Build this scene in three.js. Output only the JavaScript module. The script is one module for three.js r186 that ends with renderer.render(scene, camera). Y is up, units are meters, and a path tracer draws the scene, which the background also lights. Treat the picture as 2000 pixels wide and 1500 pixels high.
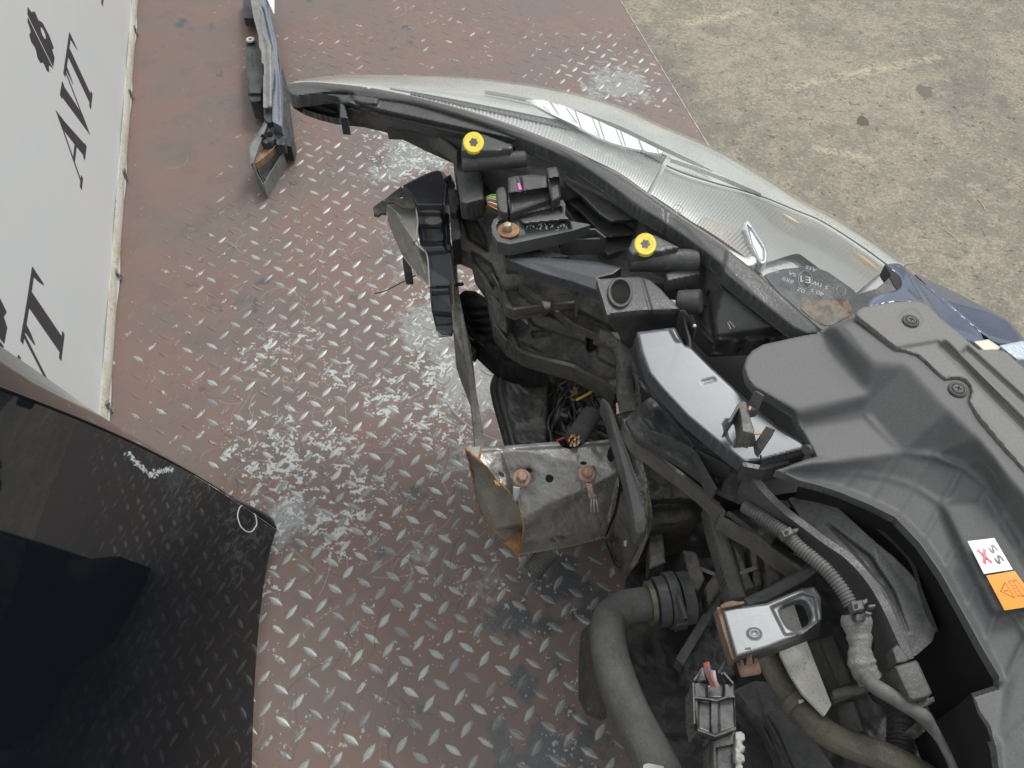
import * as THREE from 'three';
import { mergeGeometries, toCreasedNormals } from 'three/addons/utils/BufferGeometryUtils.js';

// ---------------------------------------------------------------- camera, sky, sun, exposure
const W = 1024, HGT = 768;
const scene = new THREE.Scene();
const EYE = 1.5, TILT = Math.atan(1215 / 1600);                 // eye height, angle between the view axis and straight down
const camera = new THREE.PerspectiveCamera(2 * Math.atan(750 / 1600) * 180 / Math.PI, W / HGT, 0.05, 60);
camera.position.set(0, EYE, 0);
camera.lookAt(0, EYE - Math.cos(TILT), -Math.sin(TILT));
const renderer = new THREE.WebGLRenderer({ antialias: true });
renderer.setSize(W, HGT);
renderer.toneMapping = THREE.LinearToneMapping;
renderer.toneMappingExposure = 1.13;
renderer.shadowMap.enabled = true;

const SUN = new THREE.Vector3(0.32, 0.80, -0.52).normalize();   // high, beyond the headlight, behind thin cloud
{
  const w = 512, h = 256, d = new Float32Array(w * h * 4);
  for (let j = 0; j < h; j++) for (let i = 0; i < w; i++) {
    const el = (j + 0.5) / h * Math.PI - Math.PI / 2, az = ((i + 0.5) / w - 0.5) * 2 * Math.PI;
    const x = Math.cos(el) * Math.cos(az), y = Math.sin(el), z = Math.cos(el) * Math.sin(az);
    const c = x * SUN.x + y * SUN.y + z * SUN.z;
    let L = 0.33 + 0.40 * Math.max(0, y);
    L += 0.9 * Math.exp(-(1 - c) / 0.08) + 0.35 * Math.exp(-(1 - c) / 0.45);      // thin cloud glows round the hidden sun
    L *= 1 + 0.06 * Math.sin(5 * x + 3 * z) * Math.sin(4 * y - 3 * x);
    if (y < 0) L *= 0.35;
    const k = (j * w + i) * 4;
    d[k] = L * 0.98; d[k + 1] = L; d[k + 2] = L * 1.015; d[k + 3] = 1;
  }
  const t = new THREE.DataTexture(d, w, h, THREE.RGBAFormat, THREE.FloatType);
  t.mapping = THREE.EquirectangularReflectionMapping; t.magFilter = THREE.LinearFilter; t.needsUpdate = true;
  scene.background = t; scene.environment = t;
}
const sun = new THREE.DirectionalLight(new THREE.Color(1, 0.965, 0.91), 1.5);
sun.position.copy(SUN).multiplyScalar(6).add(new THREE.Vector3(0, 0, -1));
sun.target.position.set(0, 0, -1); scene.add(sun, sun.target);
sun.castShadow = true; sun.shadow.radius = 32; sun.shadow.mapSize.set(2048, 2048);
Object.assign(sun.shadow.camera, { left: -3, right: 3, top: 3, bottom: -3, near: 0.5, far: 14 });

// ---------------------------------------------------------------- helpers
let seed = 7;
const rnd = () => { seed = (seed * 1664525 + 1013904223) >>> 0; return seed / 4294967296; };
const clamp = (x, a = 0, b = 1) => Math.min(b, Math.max(a, x));
const sst = (a, b, x) => { const t = clamp((x - a) / (b - a)); return t * t * (3 - 2 * t); };
const mix = (a, b, t) => a + (b - a) * t;
const V = (x, y, z) => new THREE.Vector3(x, y, z);
const ct = Math.cos(TILT), sn = Math.sin(TILT);
function ray(px, py) { const v = (py - 750) / 1600; return V((px - 1000) / 1600, -(ct + v * sn), -(sn - v * ct)); }
function P(px, py, h = 0) { const d = ray(px, py); return V(0, EYE, 0).addScaledVector(d, (EYE - h) / -d.y); }   // the point at height h seen at (px, py) of the 2000 x 1500 frame
// measuring frames: enlarged views of the frame in which outlines were read
const FR = { 1: [0, 0, 0.35], 2: [500, 100, 0.3], 3: [1000, 150, 0.3], 4: [1500, 350, 0.25], 5: [700, 300, 0.3], 6: [1150, 450, 0.3], 7: [850, 650, 0.3], 8: [1400, 550, 0.3], a: [1000, 1000, 1 / 3], b: [1400, 1000, 1 / 3], t: [450, 0, 0.2667], 0: [0, 0, 1] };
const q = (f, pts, h) => pts.map((p) => [FR[f][0] + p[0] * FR[f][2], FR[f][1] + p[1] * FR[f][2], p[2] ?? h, p[3]]);
const q3 = (f, pts, h) => q(f, pts, h).map((p) => P(p[0], p[1], p[2]));
function smooth(poly, it = 2, closed = true) {                  // corner cutting; a point whose 4th entry is 1 stays sharp
  let a = poly;
  for (let k = 0; k < it; k++) {
    const o = [], n = a.length;
    for (let i = 0; i < n; i++) {
      const p = a[i];
      if (p[3] === 1 || (!closed && (i === 0 || i === n - 1))) { o.push(p); continue; }
      const A = a[(i + n - 1) % n], B = a[(i + 1) % n];
      const m = (s, w) => [0, 1, 2].map((c) => p[c] + ((s[c] ?? 0) - (p[c] ?? 0)) * w);
      o.push(m(A, 0.25), m(B, 0.25));
    }
    a = o;
  }
  return a;
}
// periodic value noise and fbm
function hash(x, y, s) { let h = (x * 374761393 + y * 668265263 + s * 982451653) | 0; h = Math.imul(h ^ (h >>> 13), 1274126177); h ^= h >>> 16; return (h >>> 0) / 4294967296; }
function vnoise(x, y, s, per) {
  const xi = Math.floor(x), yi = Math.floor(y); let fx = x - xi, fy = y - yi; fx = fx * fx * (3 - 2 * fx); fy = fy * fy * (3 - 2 * fy);
  const w = (a) => per ? ((a % per) + per) % per : a;
  const a = hash(w(xi), w(yi), s), b = hash(w(xi + 1), w(yi), s), c = hash(w(xi), w(yi + 1), s), d = hash(w(xi + 1), w(yi + 1), s);
  return a + (b - a) * fx + (c - a) * fy + (a - b - c + d) * fx * fy;
}
function fbm(x, y, s, oct, per) { let v = 0, a = 0.5, t = 0; for (let o = 0; o < oct; o++) { v += a * vnoise(x, y, s + o * 17, per); t += a; a *= 0.5; x *= 2; y *= 2; if (per) per *= 2; } return v / t; }
const toS = (v) => { v = clamp(v); return 255 * (v <= 0.0031308 ? v * 12.92 : 1.055 * Math.pow(v, 1 / 2.4) - 0.055); };
function tex(n, m, fn, srgb = true) {                           // fn(u, v) returns linear rgb
  const d = new Uint8Array(n * m * 4);
  for (let j = 0; j < m; j++) for (let i = 0; i < n; i++) {
    const c = fn((i + 0.5) / n, (j + 0.5) / m), k = (j * n + i) * 4;
    for (let e = 0; e < 3; e++) d[k + e] = srgb ? toS(c[e]) : 255 * clamp(c[e]);
    d[k + 3] = 255;
  }
  const t = new THREE.DataTexture(d, n, m); t.wrapS = t.wrapT = THREE.RepeatWrapping; t.magFilter = THREE.LinearFilter; t.minFilter = THREE.LinearMipmapLinearFilter; t.generateMipmaps = true;
  if (srgb) t.colorSpace = THREE.SRGBColorSpace; t.needsUpdate = true; return t;
}
// shared grain and gloss variation, 0.2 m tiles
const GRAIN = tex(512, 512, (u, v) => { const b = 0.6 * vnoise(u * 130, v * 130, 21, 130) + 0.4 * fbm(u * 30, v * 30, 5, 2, 30); return [b, b, b]; }, false);
const ROUGH = tex(512, 512, (u, v) => { const k = 0.62 + 0.36 * sst(0.3, 0.7, 0.7 * fbm(u * 5, v * 5, 14, 5, 5) + 0.3 * vnoise(u * 110, v * 110, 4, 110)); return [1, k, 1]; }, false);
GRAIN.repeat.set(5, 5); ROUGH.repeat.set(5, 5);
// a grimy material: base colour, dust colour, amount, roughness; uv are metres, one tile is size metres
function grimy(o) {
  const { base, dust = base, amt = 0.5, rough = 0.5, metal = 0, size = 0.25, s = 1, streak = 1, grain = 0.0003, spot = 0, spotCol = [0.3, 0.3, 0.28], n = 512, extra = {} } = o;
  const mask = (u, v) => {
    const a = fbm(u * 6, v * 6 * streak, s, 5, 6 * (streak === 1 ? 1 : 1)), b = fbm(u * 40, v * 40, s + 50, 3, 40);
    return clamp(sst(0.38, 0.72, a * 0.75 + b * 0.25 + 0.06) * 0.85 + (b - 0.5) * 0.35);
  };
  const map = tex(n, n, (u, v) => {
    const k = mask(u, v) * amt, f = 0.86 + 0.28 * vnoise(u * 160, v * 160, s + 9, 160);
    let sp = 0; if (spot) { const w = vnoise(u * 90, v * 90, s + 33, 90); sp = sst(1 - spot, 1 - spot + 0.04, w) * (0.5 + 0.5 * vnoise(u * 20, v * 20, s + 3, 20)); }
    return base.map((c, e) => mix(mix(c, dust[e], k) * f, spotCol[e], sp));
  });
  map.repeat.set(1 / size, 1 / size);
  return new THREE.MeshPhysicalMaterial({ map, roughnessMap: ROUGH, roughness: Math.min(1, rough * 1.2), metalness: metal, bumpMap: GRAIN, bumpScale: grain, side: THREE.DoubleSide, ...extra });
}
const plain = (r, g, b, rough = 0.5, extra = {}) => { const m = new THREE.MeshPhysicalMaterial({ roughness: rough, side: THREE.DoubleSide, ...extra }); m.color.setRGB(r, g, b); return m; };

// ---------------------------------------------------------------- geometry builders (all in world metres)
function soup(pos, crease = 0.6) {
  let g = new THREE.BufferGeometry(); g.setAttribute('position', new THREE.Float32BufferAttribute(pos, 3));
  g.scale(1000, 1000, 1000); g = toCreasedNormals(g, crease); g.scale(0.001, 0.001, 0.001); return boxUV(g);   // in millimetres, so that near points stay apart
}
function boxUV(g) {                                             // uv in metres, projected along the axis each face looks along
  if (g.index) g = g.toNonIndexed();
  for (const k of Object.keys(g.attributes)) if (!['position', 'normal', 'uv'].includes(k)) g.deleteAttribute(k);
  if (!g.attributes.normal) g.computeVertexNormals();
  const p = g.attributes.position, uv = new Float32Array(p.count * 2), a = V(), b = V(), c = V();
  for (let i = 0; i < p.count; i += 3) {
    a.fromBufferAttribute(p, i); b.fromBufferAttribute(p, i + 1); c.fromBufferAttribute(p, i + 2);
    const n = b.clone().sub(a).cross(c.clone().sub(a)), x = Math.abs(n.x), y = Math.abs(n.y), z = Math.abs(n.z);
    [a, b, c].forEach((w, k) => { const u = y >= x && y >= z ? [w.x, w.z] : x > z ? [w.z, w.y] : [w.x, w.y]; uv[(i + k) * 2] = u[0]; uv[(i + k) * 2 + 1] = u[1]; });
  }
  g.setAttribute('uv', new THREE.BufferAttribute(uv, 2)); return g;
}
const inside = (poly, x, y) => { let r = false; for (let i = 0, j = poly.length - 1; i < poly.length; j = i++) { const a = poly[i], b = poly[j]; if ((a[1] > y) !== (b[1] > y) && x < (b[0] - a[0]) * (y - a[1]) / (b[1] - a[1]) + a[0]) r = !r; } return r; };
function sdf(poly, x, y) {                                      // positive inside
  let d = 1e9;
  for (let i = 0, j = poly.length - 1; i < poly.length; j = i++) {
    const a = poly[j], b = poly[i], ex = b[0] - a[0], ey = b[1] - a[1], t = clamp(((x - a[0]) * ex + (y - a[1]) * ey) / (ex * ex + ey * ey + 1e-9));
    d = Math.min(d, Math.hypot(x - a[0] - ex * t, y - a[1] - ey * t));
  }
  return inside(poly, x, y) ? d : -d;
}
function field(poly) {                                          // height over a polygon from the heights at its corners
  const c2 = poly.map((p) => new THREE.Vector2(p[0], p[1])), tr = THREE.ShapeUtils.triangulateShape(c2, []);
  const T = tr.map((t) => t.map((i) => poly[i]));
  return (x, y) => {
    let best = null, bd = 1e9;
    for (const [a, b, c] of T) {
      const D = (b[1] - c[1]) * (a[0] - c[0]) + (c[0] - b[0]) * (a[1] - c[1]); if (Math.abs(D) < 1e-9) continue;
      const u = ((b[1] - c[1]) * (x - c[0]) + (c[0] - b[0]) * (y - c[1])) / D, v = ((c[1] - a[1]) * (x - c[0]) + (a[0] - c[0]) * (y - c[1])) / D, w = 1 - u - v, m = Math.min(u, v, w);
      if (m >= -1e-6) return u * a[2] + v * b[2] + w * c[2];
      if (-m < bd) { bd = -m; const cu = clamp(u), cv = clamp(v), cw = clamp(w), s = cu + cv + cw; best = (cu * a[2] + cv * b[2] + cw * c[2]) / s; }
    }
    return best ?? poly[0][2];
  };
}
// a moulded or pressed piece: outline, holes, raised and sunk regions, soft creases, wall thickness t; a closed solid
function moulded({ out, holes = [], reg = [], blur = 0, t = 0.02, step = 3, rough = 0, seedN = 3, crease = 1.15, edge = 0 }) {
  let x0 = 1e9, x1 = -1e9, y0 = 1e9, y1 = -1e9;
  for (const p of out) { x0 = Math.min(x0, p[0]); x1 = Math.max(x1, p[0]); y0 = Math.min(y0, p[1]); y1 = Math.max(y1, p[1]); }
  x0 -= step * 1.37; y0 -= step * 1.21; const nx = Math.ceil((x1 - x0) / step) + 2, ny = Math.ceil((y1 - y0) / step) + 2, N = nx * ny;
  const D = new Float32Array(N); let Hh = new Float32Array(N);
  const f0 = field(out), rr = reg.map((r) => ({ ...r, f: r.d === undefined ? field(r.p) : null, b: [Math.min(...r.p.map((p) => p[0])) - step, Math.max(...r.p.map((p) => p[0])) + step, Math.min(...r.p.map((p) => p[1])) - step, Math.max(...r.p.map((p) => p[1])) + step] }));
  for (let j = 0; j < ny; j++) for (let i = 0; i < nx; i++) {
    const x = x0 + i * step, y = y0 + j * step, k = j * nx + i;
    let d = sdf(out, x, y); for (const h of holes) d = Math.min(d, -sdf(h, x, y)); D[k] = Math.abs(d) < 1e-3 ? 1e-3 : d;
    let h = f0(x, y);
    for (const r of rr) { if (x < r.b[0] || x > r.b[1] || y < r.b[2] || y > r.b[3]) continue; const w = clamp(0.5 + sdf(r.p, x, y) / (step * 1.6)); if (w > 0) h += w * (r.f ? r.f(x, y) - h : r.d); }
    Hh[k] = h;
  }
  for (let pass = 0; pass < 2 && blur > 0; pass++) {            // rounds the creases
    const R = Math.ceil(blur * 2 / step), ker = []; for (let i = -R; i <= R; i++) ker.push(Math.exp(-((i * step / blur) ** 2) / 1.0));
    const o = new Float32Array(N);
    for (let j = 0; j < ny; j++) for (let i = 0; i < nx; i++) {
      let s = 0, w = 0;
      for (let e = -R; e <= R; e++) { const ii = pass ? i : i + e, jj = pass ? j + e : j; if (ii < 0 || jj < 0 || ii >= nx || jj >= ny) continue; s += ker[e + R] * Hh[jj * nx + ii]; w += ker[e + R]; }
      o[j * nx + i] = s / w;
    }
    Hh = o;
  }
  if (rough) for (let j = 0; j < ny; j++) for (let i = 0; i < nx; i++) Hh[j * nx + i] += (fbm((x0 + i * step) / 22, (y0 + j * step) / 22, seedN, 3) - 0.5) * rough;
  if (edge) for (let k = 0; k < N; k++) { const e = clamp(1 - D[k] / edge); if (D[k] > 0 || D[k] > -step * 2) Hh[k] -= 0.0007 * edge * (1 - Math.sqrt(Math.max(0, 1 - e * e))); }   // rolled edge
  const pos = [];
  const pt = (x, y, h, dn) => { const p = P(x, y, h); if (dn) p.y -= t; return p; };
  const tri = (a, b, c) => pos.push(a.x, a.y, a.z, b.x, b.y, b.z, c.x, c.y, c.z);
  for (let j = 0; j < ny - 1; j++) for (let i = 0; i < nx - 1; i++) {
    const C = [[i, j], [i, j + 1], [i + 1, j + 1], [i + 1, j]].map(([a, b]) => { const k = b * nx + a; return [x0 + a * step, y0 + b * step, Hh[k], D[k]]; });
    if (C.every((c) => c[3] < 0)) continue;
    const L = [];
    for (let e = 0; e < 4; e++) {
      const a = C[e], b = C[(e + 1) % 4];
      if (a[3] >= 0) L.push([a[0], a[1], a[2], 0]);
      if ((a[3] >= 0) !== (b[3] >= 0)) { const w = a[3] / (a[3] - b[3]); L.push([mix(a[0], b[0], w), mix(a[1], b[1], w), mix(a[2], b[2], w), 1]); }
    }
    const top = L.map((p) => pt(p[0], p[1], p[2])), bot = L.map((p) => pt(p[0], p[1], p[2], true));
    for (let e = 1; e < L.length - 1; e++) { tri(top[0], top[e], top[e + 1]); tri(bot[0], bot[e + 1], bot[e]); }
    for (let e = 0; e < L.length; e++) { const g = (e + 1) % L.length; if (L[e][3] && L[g][3]) { tri(top[e], bot[e], bot[g]); tri(top[e], bot[g], top[g]); } }
  }
  return soup(pos, crease);
}
// a plain slab with chamfered rim, for small crisp pieces
function slab(poly, t = 0.01, b = 0.0012, holes = []) {
  return moulded({ out: poly, holes, t, step: clamp(Math.sqrt(Math.abs(THREE.ShapeUtils.area(poly.map((p) => ({ x: p[0], y: p[1] }))))) / 14, 1.2, 4), edge: b ? 3 : 0 });
}
function sweep(pts, rad, { seg = 48, n = 12, closed = false, caps = true, flat = 1 } = {}) {   // a round (or flattened) section along a curve; rad may be a function of 0..1
  const c = new THREE.CatmullRomCurve3(pts, closed, 'centripetal'), fr = c.computeFrenetFrames(seg, closed), rf = typeof rad === 'function' ? rad : () => rad, R = [];
  let nrm = null;
  for (let i = 0; i <= seg; i++) {
    const s = i / seg, p = c.getPointAt(s), T = fr.tangents[i]; let up = nrm ? nrm.clone().addScaledVector(T, -nrm.dot(T)) : V(0, 1, 0).addScaledVector(T, -T.y);
    if (up.lengthSq() < 1e-6) up = V(1, 0, 0).addScaledVector(T, -T.x); up.normalize(); nrm = up; const bi = T.clone().cross(up), r = rf(s), ring = [];
    for (let k = 0; k < n; k++) { const a = k / n * 2 * Math.PI; ring.push(p.clone().addScaledVector(up, Math.cos(a) * r * flat).addScaledVector(bi, Math.sin(a) * r)); }
    ring.c = p; R.push(ring);
  }
  const pos = [], tri = (a, b, d) => pos.push(a.x, a.y, a.z, b.x, b.y, b.z, d.x, d.y, d.z);
  for (let i = 0; i < seg; i++) for (let k = 0; k < n; k++) { const a = R[i][k], b = R[i][(k + 1) % n], d = R[i + 1][(k + 1) % n], e = R[i + 1][k]; tri(a, b, d); tri(a, d, e); }
  if (caps && !closed) for (const [r, f] of [[R[0], 0], [R[seg], 1]]) for (let k = 0; k < n; k++) f ? tri(r.c, r[k], r[(k + 1) % n]) : tri(r.c, r[(k + 1) % n], r[k]);
  return soup(pos, 0.9);
}
const cyl = (a, b, r0, r1 = r0, n = 20) => {                    // a cylinder with softened rims
  const L = a.distanceTo(b), e = Math.min(0.0015, L * 0.2, r0 * 0.3) / L;
  const prof = [[0, r0 * 0.86], [e, r0], [1 - e, r1], [1, r1 * 0.86]], d = b.clone().sub(a).normalize(); let u = V(0, 1, 0).cross(d); if (u.lengthSq() < 1e-6) u = V(1, 0, 0); u.normalize(); const v = d.clone().cross(u);
  const R = prof.map(([s, r]) => { const o = []; for (let k = 0; k < n; k++) { const g = k / n * 2 * Math.PI; o.push(a.clone().lerp(b, s).addScaledVector(u, Math.cos(g) * r).addScaledVector(v, Math.sin(g) * r)); } return o; });
  const pos = [], tri = (x, y, z) => pos.push(x.x, x.y, x.z, y.x, y.y, y.z, z.x, z.y, z.z);
  for (let i = 0; i < 3; i++) for (let k = 0; k < n; k++) { const A = R[i][k], B = R[i][(k + 1) % n], C = R[i + 1][(k + 1) % n], D = R[i + 1][k]; tri(A, B, C); tri(A, C, D); }
  for (let k = 0; k < n; k++) { tri(a, R[0][(k + 1) % n], R[0][k]); tri(b, R[3][k], R[3][(k + 1) % n]); }
  return soup(pos, 0.5);
};
function bar(a, b, w, h) {                                      // a box beam from a to b
  const d = b.clone().sub(a), L = d.length(), g = new THREE.BoxGeometry(L, h, w), m = new THREE.Matrix4(), x = d.normalize(); let z = x.clone().cross(V(0, 1, 0)); if (z.lengthSq() < 1e-6) z = V(0, 0, 1); z.normalize(); const y = z.clone().cross(x);
  m.makeBasis(x, y, z).setPosition(a.clone().add(b).multiplyScalar(0.5)); g.applyMatrix4(m); return boxUV(g);
}
function fin(pts, th, drop) {                                   // a standing wall along a line of world points: thickness th, down by drop
  const n = pts.length, o = [], pos = [];
  for (let i = 0; i < n; i++) { const d = pts[Math.min(n - 1, i + 1)].clone().sub(pts[Math.max(0, i - 1)]); d.y = 0; d.normalize(); const s = V(-d.z, 0, d.x).multiplyScalar(th / 2), p = pts[i]; const dr = typeof drop === 'function' ? drop(i / (n - 1)) : drop; o.push([p.clone().add(s), p.clone().sub(s), p.clone().sub(s).add(V(0, -dr, 0)), p.clone().add(s).add(V(0, -dr, 0))]); }
  const tri = (a, b, c) => pos.push(a.x, a.y, a.z, b.x, b.y, b.z, c.x, c.y, c.z), quad = (a, b, c, d) => { tri(a, b, c); tri(a, c, d); };
  for (let i = 0; i < n - 1; i++) for (let k = 0; k < 4; k++) quad(o[i][k], o[i + 1][k], o[i + 1][(k + 1) % 4], o[i][(k + 1) % 4]);
  quad(o[0][0], o[0][1], o[0][2], o[0][3]); quad(o[n - 1][3], o[n - 1][2], o[n - 1][1], o[n - 1][0]);
  return soup(pos, 0.6);
}
const line = (f, pts, h, n = 24) => { const c = new THREE.CatmullRomCurve3(q3(f, pts, h), false, 'centripetal'); return n ? c.getPoints(n) : q3(f, pts, h); };
function grid(rows, t = 0.002, crease = 1.0) {                  // a sheet through rows of world points, with thickness
  const m = rows.length, n = rows[0].length, nr = rows.map((r) => r.map(() => V()));
  const add = (i, j, w) => nr[i][j].add(w);
  for (let i = 0; i < m - 1; i++) for (let j = 0; j < n - 1; j++) { const w = rows[i + 1][j].clone().sub(rows[i][j]).cross(rows[i][j + 1].clone().sub(rows[i][j])); add(i, j, w); add(i + 1, j, w); add(i, j + 1, w); add(i + 1, j + 1, w); }
  const lo = rows.map((r, i) => r.map((p, j) => p.clone().addScaledVector(nr[i][j].normalize(), t)));
  const pos = [], tri = (a, b, c) => pos.push(a.x, a.y, a.z, b.x, b.y, b.z, c.x, c.y, c.z), quad = (a, b, c, d) => { tri(a, b, c); tri(a, c, d); };
  for (let i = 0; i < m - 1; i++) for (let j = 0; j < n - 1; j++) { quad(rows[i][j], rows[i + 1][j], rows[i + 1][j + 1], rows[i][j + 1]); if (t) quad(lo[i][j], lo[i][j + 1], lo[i + 1][j + 1], lo[i + 1][j]); }
  if (t) { for (let i = 0; i < m - 1; i++) { quad(rows[i][0], lo[i][0], lo[i + 1][0], rows[i + 1][0]); quad(rows[i][n - 1], rows[i + 1][n - 1], lo[i + 1][n - 1], lo[i][n - 1]); } for (let j = 0; j < n - 1; j++) { quad(rows[0][j], rows[0][j + 1], lo[0][j + 1], lo[0][j]); quad(rows[m - 1][j], lo[m - 1][j], lo[m - 1][j + 1], rows[m - 1][j + 1]); } }
  return soup(pos, crease);
}
const ring = (cx, cy, rx, ry = rx, n = 24, rot = 0) => Array.from({ length: n }, (_, i) => { const a = i / n * 2 * Math.PI, x = Math.cos(a) * rx, y = Math.sin(a) * ry; return [cx + x * Math.cos(rot) - y * Math.sin(rot), cy + x * Math.sin(rot) + y * Math.cos(rot)]; });
// ---- things and parts
const used = {};
const numbered = (n) => { used[n] = (used[n] ?? -1) + 1; return used[n] ? n + '_' + String(used[n]).padStart(3, '0') : n; };
function thing(name, label, category, at = V()) { const g = new THREE.Group(); g.name = numbered(name); g.position.copy(at); g.userData = { label, category }; scene.add(g); g.updateMatrixWorld(true); return g; }
function part(name, geos, mat, parent, label) {                 // one named mesh under its thing (or under a part of it)
  const list = (Array.isArray(geos) ? geos : [geos]).map((g) => { g = g.index ? g.toNonIndexed() : g; if (!g.attributes.uv) g = boxUV(g); for (const k of Object.keys(g.attributes)) if (!['position', 'normal', 'uv'].includes(k)) g.deleteAttribute(k); return g; });
  const g = list.length > 1 ? mergeGeometries(list) : list[0], o = parent.getWorldPosition(V()); g.translate(-o.x, -o.y, -o.z);
  const m = new THREE.Mesh(g, mat); m.name = name; m.castShadow = m.receiveShadow = true; parent.add(m); if (parent !== scene) m.updateMatrixWorld(true);
  if (label) m.userData.label = label; return m;
}
function parts(name, geos, mat, parent, label) { return geos.map((g) => part(name, g, mat, parent, label))[0]; }   // pieces that can be told apart, each a mesh of its own
function struct(name, geos, mat) { const m = part(name, geos, mat, scene); m.userData.kind = 'structure'; return m; }

// ---------------------------------------------------------------- the ground: concrete yard, raised tread-plate platform
const ANG = Math.atan2(0.0127, 0.0550), LP = 0.0565;             // the tread lattice, square, turned 13 degrees
const eA = V(Math.cos(ANG), 0, -Math.sin(ANG)), eB = V(Math.sin(ANG), 0, Math.cos(ANG)), O0 = V(-0.49485, 0, -1.30274);
const toPlate = (p) => [(p.x - O0.x) * eA.x + (p.z - O0.z) * eA.z, (p.x - O0.x) * eB.x + (p.z - O0.z) * eB.z];   // metres across and along the plate
const fromPlate = (a, b, y = 0) => O0.clone().addScaledVector(eA, a).addScaledVector(eB, b).setY(y);
const PL = { a0: -0.56, a1: 1.24, b0: -2.2, b1: 1.4 };
const edgeA = toPlate(P(1215, 0))[0] * 0.35 + toPlate(P(1375, 272))[0] * 0.65, wallA = (toPlate(P(265, 0))[0] + toPlate(P(205, 820))[0]) / 2;
const blob = (px, py, r, k) => { const c = toPlate(P(px, py)); return [c[0], c[1], r, k]; };
// where feet and parts have worn the paint: centre, radius in metres, strength
const TRAFFIC = [blob(700, 700, 0.42, 0.9), blob(850, 950, 0.45, 0.95), blob(760, 1250, 0.42, 0.85), blob(560, 480, 0.3, 0.55), blob(700, 330, 0.32, 0.66), blob(1180, 150, 0.28, 0.75), blob(640, 150, 0.4, 0.36), blob(1100, 1300, 0.4, 0.95), blob(900, 60, 0.5, 0.3), blob(560, 1050, 0.2, 0.7), blob(1400, 1100, 0.5, 0.8), blob(1000, 500, 0.5, 0.85), blob(420, 700, 0.15, 0.35)];
const GREY = [blob(850, 640, 0.10, 1), blob(900, 720, 0.10, 0.9), blob(820, 300, 0.14, 0.95), blob(760, 340, 0.10, 0.7), blob(820, 500, 0.09, 0.8), blob(1200, 165, 0.15, 0.85), blob(970, 640, 0.14, 1), blob(900, 900, 0.08, 0.55), blob(870, 780, 0.07, 0.6), blob(830, 1080, 0.07, 0.45), blob(560, 1010, 0.07, 0.75), blob(940, 760, 0.09, 0.9), blob(760, 800, 0.05, 0.5), blob(960, 1120, 0.1, 0.5), blob(1300, 60, 0.06, 0.2)];
const CHIP = [blob(545, 900, 0.075, 1), blob(560, 860, 0.05, 0.9), blob(650, 1030, 0.055, 1), blob(520, 690, 0.05, 0.75), blob(660, 730, 0.035, 0.8), blob(760, 780, 0.05, 0.7), blob(830, 270, 0.12, 0.95), blob(790, 320, 0.08, 0.8), blob(870, 580, 0.07, 0.8), blob(860, 720, 0.07, 0.85), blob(850, 640, 0.06, 0.8), blob(540, 960, 0.08, 0.8), blob(640, 880, 0.06, 0.8), blob(600, 650, 0.03, 0.6), blob(480, 860, 0.05, 0.55), blob(700, 960, 0.06, 0.6), blob(860, 830, 0.06, 0.7), blob(560, 940, 0.06, 0.9), blob(1000, 1110, 0.05, 0.3), blob(480, 1180, 0.05, 0.7), blob(530, 1060, 0.06, 0.7)];
const OIL_SHADE = [blob(1115, 1140, 0.13, 1), blob(1070, 1235, 0.09, 0.9), blob(1130, 1300, 0.13, 1), blob(1110, 1430, 0.14, 0.95), blob(1180, 1180, 0.14, 1), blob(1000, 940, 0.05, 0.4), blob(960, 1210, 0.06, 0.4), blob(1360, 1080, 0.1, 0.8), blob(330, 60, 0.2, 0.35)];  // dark floor patches: oil plus painted shade below rail and hose
const sumB = (L, a, b) => { let m = 0; for (const [x, y, r, k] of L) { const d2 = ((a - x) ** 2 + (b - y) ** 2) / (r * r); if (d2 < 5) m = Math.max(m, k * Math.exp(-d2 * 0.9)); } return m; };
const BL = 0.0176, BW = 0.0047;                                 // half length and width of a bump
function nearestBump(a, b) {                                    // local coordinates in the nearest bump, and its lattice id
  let best = null;
  for (const odd of [0, 1]) {
    const i = Math.round(a / LP - odd / 2), j = Math.round(b / LP - odd / 2), x = a - (i + odd / 2) * LP, y = b - (j + odd / 2) * LP, c = Math.SQRT1_2, s = odd ? -1 : 1;
    const u = (x + s * y) * c, v = (y - s * x) * c, f = Math.abs(u) / BL + 0, g = Math.abs(v) / (BW * Math.max(0.02, 1 - (u / BL) ** 2));
    const m = Math.max(f, g); if (!best || m < best.m) best = { m, u, v, id: i * 911 + j * 37 + odd, odd };
  }
  return best;
}
let floorMat;
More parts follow.
